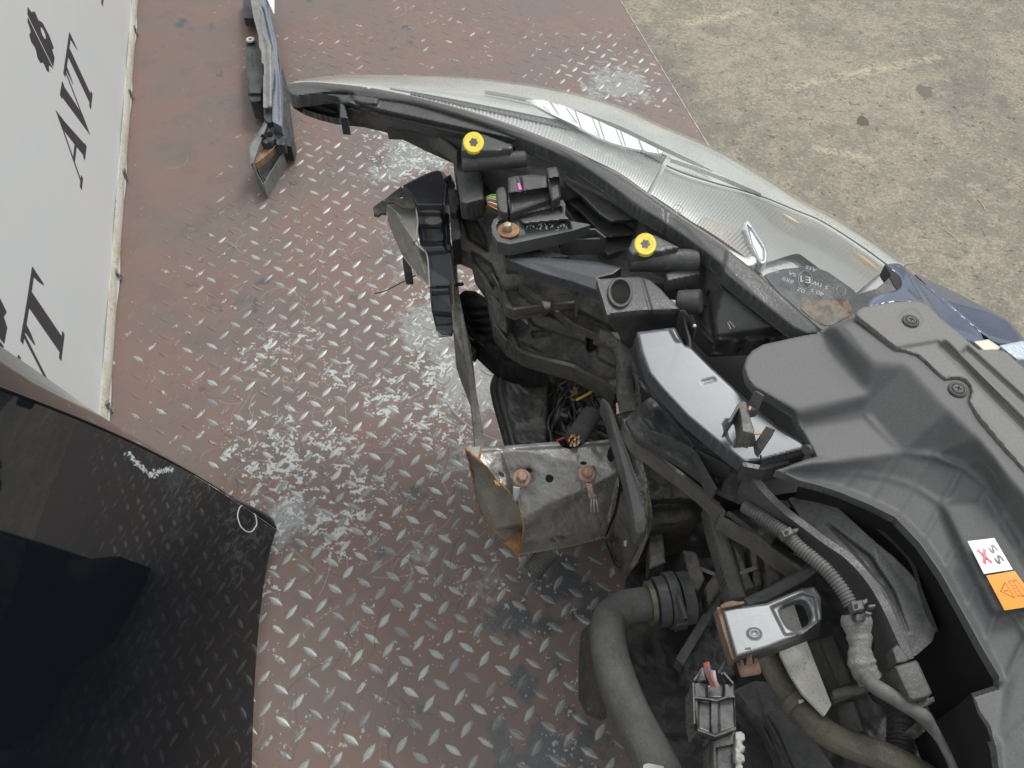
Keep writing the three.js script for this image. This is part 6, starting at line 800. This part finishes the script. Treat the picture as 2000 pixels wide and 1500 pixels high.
  part('spring_clip', [cyl(...q3('a', [[1326, 918, 0.60]]), ...q3('a', [[1447, 896, 0.605]]), 0.0095, 0.0095, 26), fin(q3('a', [[1345, 862, 0.615], [1352, 900, 0.612]]), 0.004, 0.004), moulded({ out: Z('a', [[1368, 795, 0.65], [1400, 792, 0.65], [1400, 830, 0.645], [1412, 885, 0.622], [1374, 890, 0.622], [1380, 830, 0.645]], 0.64), t: 0.003, step: 1.4 })], M.rustPale, FE, 'rusty spring clip');
  parts('clip_slit', [fin(q3('a', [[1366, 868, 0.6155], [1370, 895, 0.6125]]), 0.002, 0.004), fin(q3('a', [[1412, 860, 0.6160], [1416, 888, 0.6130]]), 0.002, 0.004)], M.deep, FE);
  part('stalk', sweep(q3('a', [[1275, 830, 0.60], [1240, 890, 0.61], [1210, 945, 0.615]]), 0.0014, { seg: 10, n: 6 }), M.conduit, FE);
  // multi-way connector with cut wires
  const co = grimy({ base: [0.030, 0.031, 0.034], dust: [0.13, 0.125, 0.115], amt: 0.55, rough: 0.3, size: 0.05, s: 740, n: 256, grain: 0.00005 });
  const mc = part('plug_block', [moulded({ out: Z('a', [[1062, 1000], [1095, 995], [1140, 1010], [1240, 1005], [1302, 1000], [1312, 1270], [1250, 1290], [1190, 1310], [1085, 1272], [1066, 1150]], 0.655), t: 0.05, step: 1.8, blur: 1, edge: 3, reg: [{ p: Z('a', [[1095, 1090], [1160, 1095], [1165, 1300], [1090, 1270]]), d: -0.005 }, { p: Z('a', [[1212, 1110], [1300, 1090], [1308, 1265], [1215, 1295]]), d: -0.005 }, { p: Z('a', [[1140, 985], [1240, 985], [1240, 1095], [1140, 1090]]), d: -0.008 }] }), moulded({ out: Z('a', [[1172, 1330], [1310, 1282], [1312, 1600], [1180, 1600]], 0.645), t: 0.05, step: 2, edge: 3, reg: [{ p: Z('a', [[1198, 1385], [1300, 1365], [1302, 1600], [1205, 1600]]), d: -0.006 }] }), moulded({ out: Z('a', [[1062, 980], [1105, 915], [1125, 910], [1140, 990], [1095, 1005]], 0.65), t: 0.02, step: 1.6, edge: 3 }), moulded({ out: Z('a', [[1215, 940], [1250, 935], [1300, 1005], [1240, 1005]], 0.65), t: 0.02, step: 1.6, edge: 3 }), fin(q3('a', [[1062, 1000], [1070, 1240]], 0.662), 0.0016, 0.02), fin(q3('a', [[1090, 1275], [1190, 1312], [1250, 1290], [1312, 1265]], 0.658), 0.002, 0.01), fin(q3('a', [[1068, 985], [1118, 912]], 0.66), 0.0016, 0.01), fin(q3('a', [[1240, 940], [1298, 1005]], 0.66), 0.0016, 0.01), fin(q3('a', [[1070, 1085], [1150, 1095], [1200, 1105], [1260, 1082], [1306, 1080]], 0.659), 0.0016, 0.006)], co, FE, 'black multi-way plug with cut wires');
  [[1130, 885, 0.40, 0.10, 0.04], [1150, 905, 0.1, 0.18, 0.45], [1165, 925, 0.35, 0.15, 0.1], [1180, 930, 0.5, 0.42, 0.36], [1145, 880, 0.42, 0.14, 0.05]].forEach(([x, y, r, g, b], i) => part('cut_wire', sweep(q3('a', [[1175 + i * 8, 1020, 0.66], [x + 8, y + 50, 0.668], [x, y, 0.672]]), 0.002, { seg: 10, n: 7 }), plain(r, g, b, 0.45), mc));
  part('terminal', moulded({ out: Z('a', [[1306, 1290], [1340, 1285], [1362, 1300], [1366, 1335], [1345, 1345], [1352, 1365], [1366, 1375], [1360, 1405], [1342, 1412], [1362, 1430], [1364, 1462], [1340, 1470], [1352, 1490], [1350, 1600], [1308, 1600]], 0.648), t: 0.02, step: 1.3, rough: 0.012, edge: 4 }), plain(0.34, 0.34, 0.31, 0.55), mc);
  part('label_scrap', slab(Z('a', [[770, 1480], [800, 1472], [890, 1490], [893, 1540], [766, 1540]], 0.545), 0.002, 0), plain(0.45, 0.46, 0.46, 0.5), FE);
  // pipes and plates further right
  part('old_pipe', sweep(q3('b', [[255, 770, 0.50], [320, 900, 0.51], [390, 1010, 0.52], [470, 1120, 0.53], [560, 1225, 0.54], [650, 1300, 0.55], [800, 1370, 0.555], [950, 1420, 0.56], [1120, 1500, 0.56], [1250, 1580, 0.56]]), (s) => 0.0138 + 0.002 * s, { seg: 80, n: 18 }), M.oldPipe, FE, 'yellowed old pipe');
  part('pipe_band', sweep(q3('b', [[450, 1092, 0.53], [492, 1142, 0.532]]), 0.0185, { seg: 4, n: 20 }), M.oldPipe, FE);
  part('pipe_mark', slab(Z('b', [[478, 1100], [508, 1098], [512, 1112], [484, 1122]], 0.5515), 0.002, 0), plain(0.6, 0.6, 0.55, 0.5), FE);
  part('dusty_plate', moulded({ out: Z('b', [[340, 480], [430, 480], [520, 740], [672, 1130], [632, 1195], [500, 1060], [430, 950], [372, 830]], 0.57), t: 0.005, step: 2.8, rough: 0.003 }), M.pale, FE, 'pale dusty plate');
  part('air_guide', [moulded({ out: Z('b', [[505, 780, 0.52], [690, 720, 0.52], [745, 840, 0.52], [810, 1010, 0.52], [700, 1070, 0.51], [640, 1000, 0.51], [580, 920, 0.51]], 0.52), t: 0.02, step: 3, blur: 2, reg: [{ p: Z('b', [[600, 760], [690, 720], [800, 1000], [720, 1040]]), d: 0.01 }] }), moulded({ out: Z('b', [[690, 1120, 0.54], [800, 1100, 0.55], [868, 1285, 0.55], [780, 1335, 0.54], [738, 1300, 0.54]], 0.54), t: 0.04, step: 2.4, edge: 4 }), fin(q3('b', [[680, 1100], [780, 1060], [880, 1040]], 0.56), 0.008, 0.02)], M.rubber, FE);
  part('fan_shroud', [moulded({ out: Z('b', [[110, 1040, 0.44], [220, 990, 0.46], [330, 1000, 0.47], [420, 1130, 0.47], [560, 1290, 0.47], [690, 1510, 0.47], [700, 1640, 0.47], [420, 1640, 0.43], [360, 1420, 0.43], [280, 1260, 0.43], [180, 1130, 0.43]], 0.45), t: 0.03, step: 3.4, blur: 3, reg: [{ p: Z('b', [[220, 1200], [300, 1280], [420, 1600], [480, 1640], [420, 1640], [340, 1400], [260, 1260]]), d: -0.02 }, { p: Z('b', [[280, 1180], [350, 1280], [470, 1560], [500, 1640], [470, 1640], [400, 1440], [320, 1280]]), d: 0.012 }] })], M.black, FE, 'black fan shroud');
  part('white_fleck', slab(Z('b', [[507, 1230], [518, 1228], [538, 1268], [524, 1274]], 0.485), 0.002, 0), plain(0.7, 0.7, 0.66, 0.6), FE);
  part('bulkhead', [moulded({ out: Z('b', [[880, 900, 0.50], [1000, 640, 0.54], [1110, 860, 0.55], [1060, 1120, 0.52], [960, 1060, 0.50]], 0.52), t: 0.03, step: 4, rough: 0.01 }), moulded({ out: Z('b', [[1100, 1290, 0.57], [1180, 1230, 0.58], [1250, 1260, 0.58], [1180, 1320, 0.57]], 0.57), t: 0.01, step: 2.5, rough: 0.02 })], M.dusty, FE);
  part('ribbed_hose', globalThis.corr(q3('b', [[1080, 1120, 0.52], [1085, 1260, 0.53], [1080, 1380, 0.53], [1060, 1480, 0.53]]), 0.0165, 0.0062, 0.002), M.black, FE);
  // corrugated loom with clips, then taped, then a plain cable
  part('conduit', globalThis.corr(q3('b', [[165, -30, 0.645], [260, 25, 0.655], [340, 80, 0.66], [410, 130, 0.665], [480, 205, 0.668], [560, 270, 0.67], [640, 340, 0.672], [700, 410, 0.672], [750, 480, 0.67], [785, 545, 0.668]]), 0.0078, 0.0037, 0.0013), M.conduit, FE, 'grey corrugated loom conduit');
  const clip = (pts, h) => parts('loom_clip', [moulded({ out: Z('b', pts, h), t: 0.010, step: 1.3, edge: 3 })], M.conduit, FE);
  clip([[370, 110], [430, 85], [455, 125], [395, 150]], 0.682); clip([[785, 525], [850, 515], [865, 570], [800, 585]], 0.688); part('clip_slot', slab(Z('b', [[395, 115], [415, 106], [424, 122], [404, 132]], 0.683), 0.001, 0), M.deep, FE); part('clip_slot', slab(Z('b', [[806, 540], [826, 536], [830, 560], [812, 564]], 0.689), 0.001, 0), M.deep, FE);
  parts('loom_clip', [[[850, 520], [880, 505], [885, 530], [860, 545]], [[885, 545], [930, 540], [930, 556], [890, 562]], [[870, 580], [910, 590], [905, 604], [866, 598]], [[440, 100], [480, 95], [475, 115], [450, 120]]].map((c) => moulded({ out: Z('b', c, 0.678), t: 0.008, step: 1.3, edge: 2 })), M.conduit, FE);
  part('taped_loom', sweep(q3('b', [[810, 600, 0.665], [825, 680, 0.66], [838, 760, 0.655], [842, 840, 0.65], [862, 920, 0.645], [900, 985, 0.64]]), (s) => 0.0125 + 0.003 * Math.sin(s * 9 + 0.5) * (1 - s) + 0.002 * vnoise(s * 14, 2, 2), { seg: 60, n: 16, flat: 0.8 }), M.tape, FE, 'loom wrapped in grey tape');
  parts('tape_band', [0, 1, 2].map((k) => sweep(q3('b', [[795, 604 + k * 12, 0.67], [830, 612 + k * 10, 0.682], [868, 602 + k * 12, 0.67]]), 0.0025, { seg: 10, n: 7 })), M.black, FE);
  part('cable', sweep(q3('b', [[858, 955, 0.655], [920, 1015, 0.655], [1000, 1065, 0.655], [1100, 1125, 0.655], [1200, 1190, 0.652], [1250, 1250, 0.645], [1310, 1340, 0.64], [1380, 1480, 0.635], [1430, 1620, 0.63]]), (s) => 0.0078 - 0.0035 * sst(0.45, 0.7, s), { seg: 80, n: 12 }), M.conduit, FE, 'grey cable running under the cover');
  part('cable_clip', [sweep(q3('b', [[690, 1070, 0.60], [760, 1050, 0.61], [830, 1040, 0.62], [880, 1020, 0.63]]), 0.005, { seg: 20, n: 9 })], M.rubber, FE);
  // plastic blade and shelf beside the pocket, foam block
  part('shelf', moulded({ out: Z('b', [[420, -80, 0.665], [600, -120, 0.672], [690, -40, 0.672], [760, 20, 0.672], [900, 150, 0.67], [1040, 265, 0.67], [1145, 370, 0.668], [1195, 460, 0.665], [1250, 600, 0.66], [1285, 690, 0.66], [1260, 760, 0.66], [1180, 830, 0.655], [1130, 860, 0.655], [1060, 700, 0.66], [1010, 590, 0.66], [960, 500, 0.66], [850, 350, 0.66], [650, 180, 0.66], [520, 80, 0.66]], 0.665), t: 0.006, step: 3, blur: 2.4, reg: [{ p: Z('b', [[640, 60], [900, 260], [1040, 470], [1120, 700], [1060, 560], [960, 420], [820, 260]]), d: -0.006 }] }), M.black, FE, 'black plastic shelf beside the cover');
  part('blade', fin(line('b', [[190, -250, 0.69], [280, -130, 0.685], [380, -30, 0.68], [520, 80, 0.678], [640, 170, 0.675], [760, 252, 0.675], [850, 340, 0.675], [920, 432, 0.675], [970, 515, 0.675], [1010, 592, 0.675], [1062, 705, 0.672], [1132, 862, 0.668]], 0.675, 60), 0.009, 0.05), M.flange, FE, 'long curved plastic blade');
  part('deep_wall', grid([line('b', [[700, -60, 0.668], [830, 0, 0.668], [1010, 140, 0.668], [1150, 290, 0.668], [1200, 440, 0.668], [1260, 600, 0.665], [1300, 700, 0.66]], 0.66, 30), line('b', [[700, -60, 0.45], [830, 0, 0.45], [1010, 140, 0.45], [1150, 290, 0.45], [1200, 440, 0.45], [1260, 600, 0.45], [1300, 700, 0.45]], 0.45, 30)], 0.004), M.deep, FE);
  part('foam_block', [moulded({ out: Z('b', [[1038, 905], [1165, 868], [1180, 880], [1262, 1062], [1240, 1085], [1150, 1108], [1125, 1095]], 0.672), t: 0.03, step: 2, edge: 5, rough: 0.002 }), moulded({ out: Z('b', [[1025, 800], [1058, 775], [1075, 790], [1130, 862], [1110, 880], [1052, 888]], 0.67), t: 0.02, step: 2, edge: 3 })], M.rubber, FE, 'grey foam block');
  parts('block_foot', [slab(Z('b', [[1170, 1110], [1240, 1085], [1260, 1120], [1200, 1160]], 0.66), 0.02), slab(Z('b', [[1235, 1090], [1272, 1080], [1278, 1112], [1248, 1122]], 0.658), 0.01)], M.dusty, FE);
}
renderer.render(scene, camera);
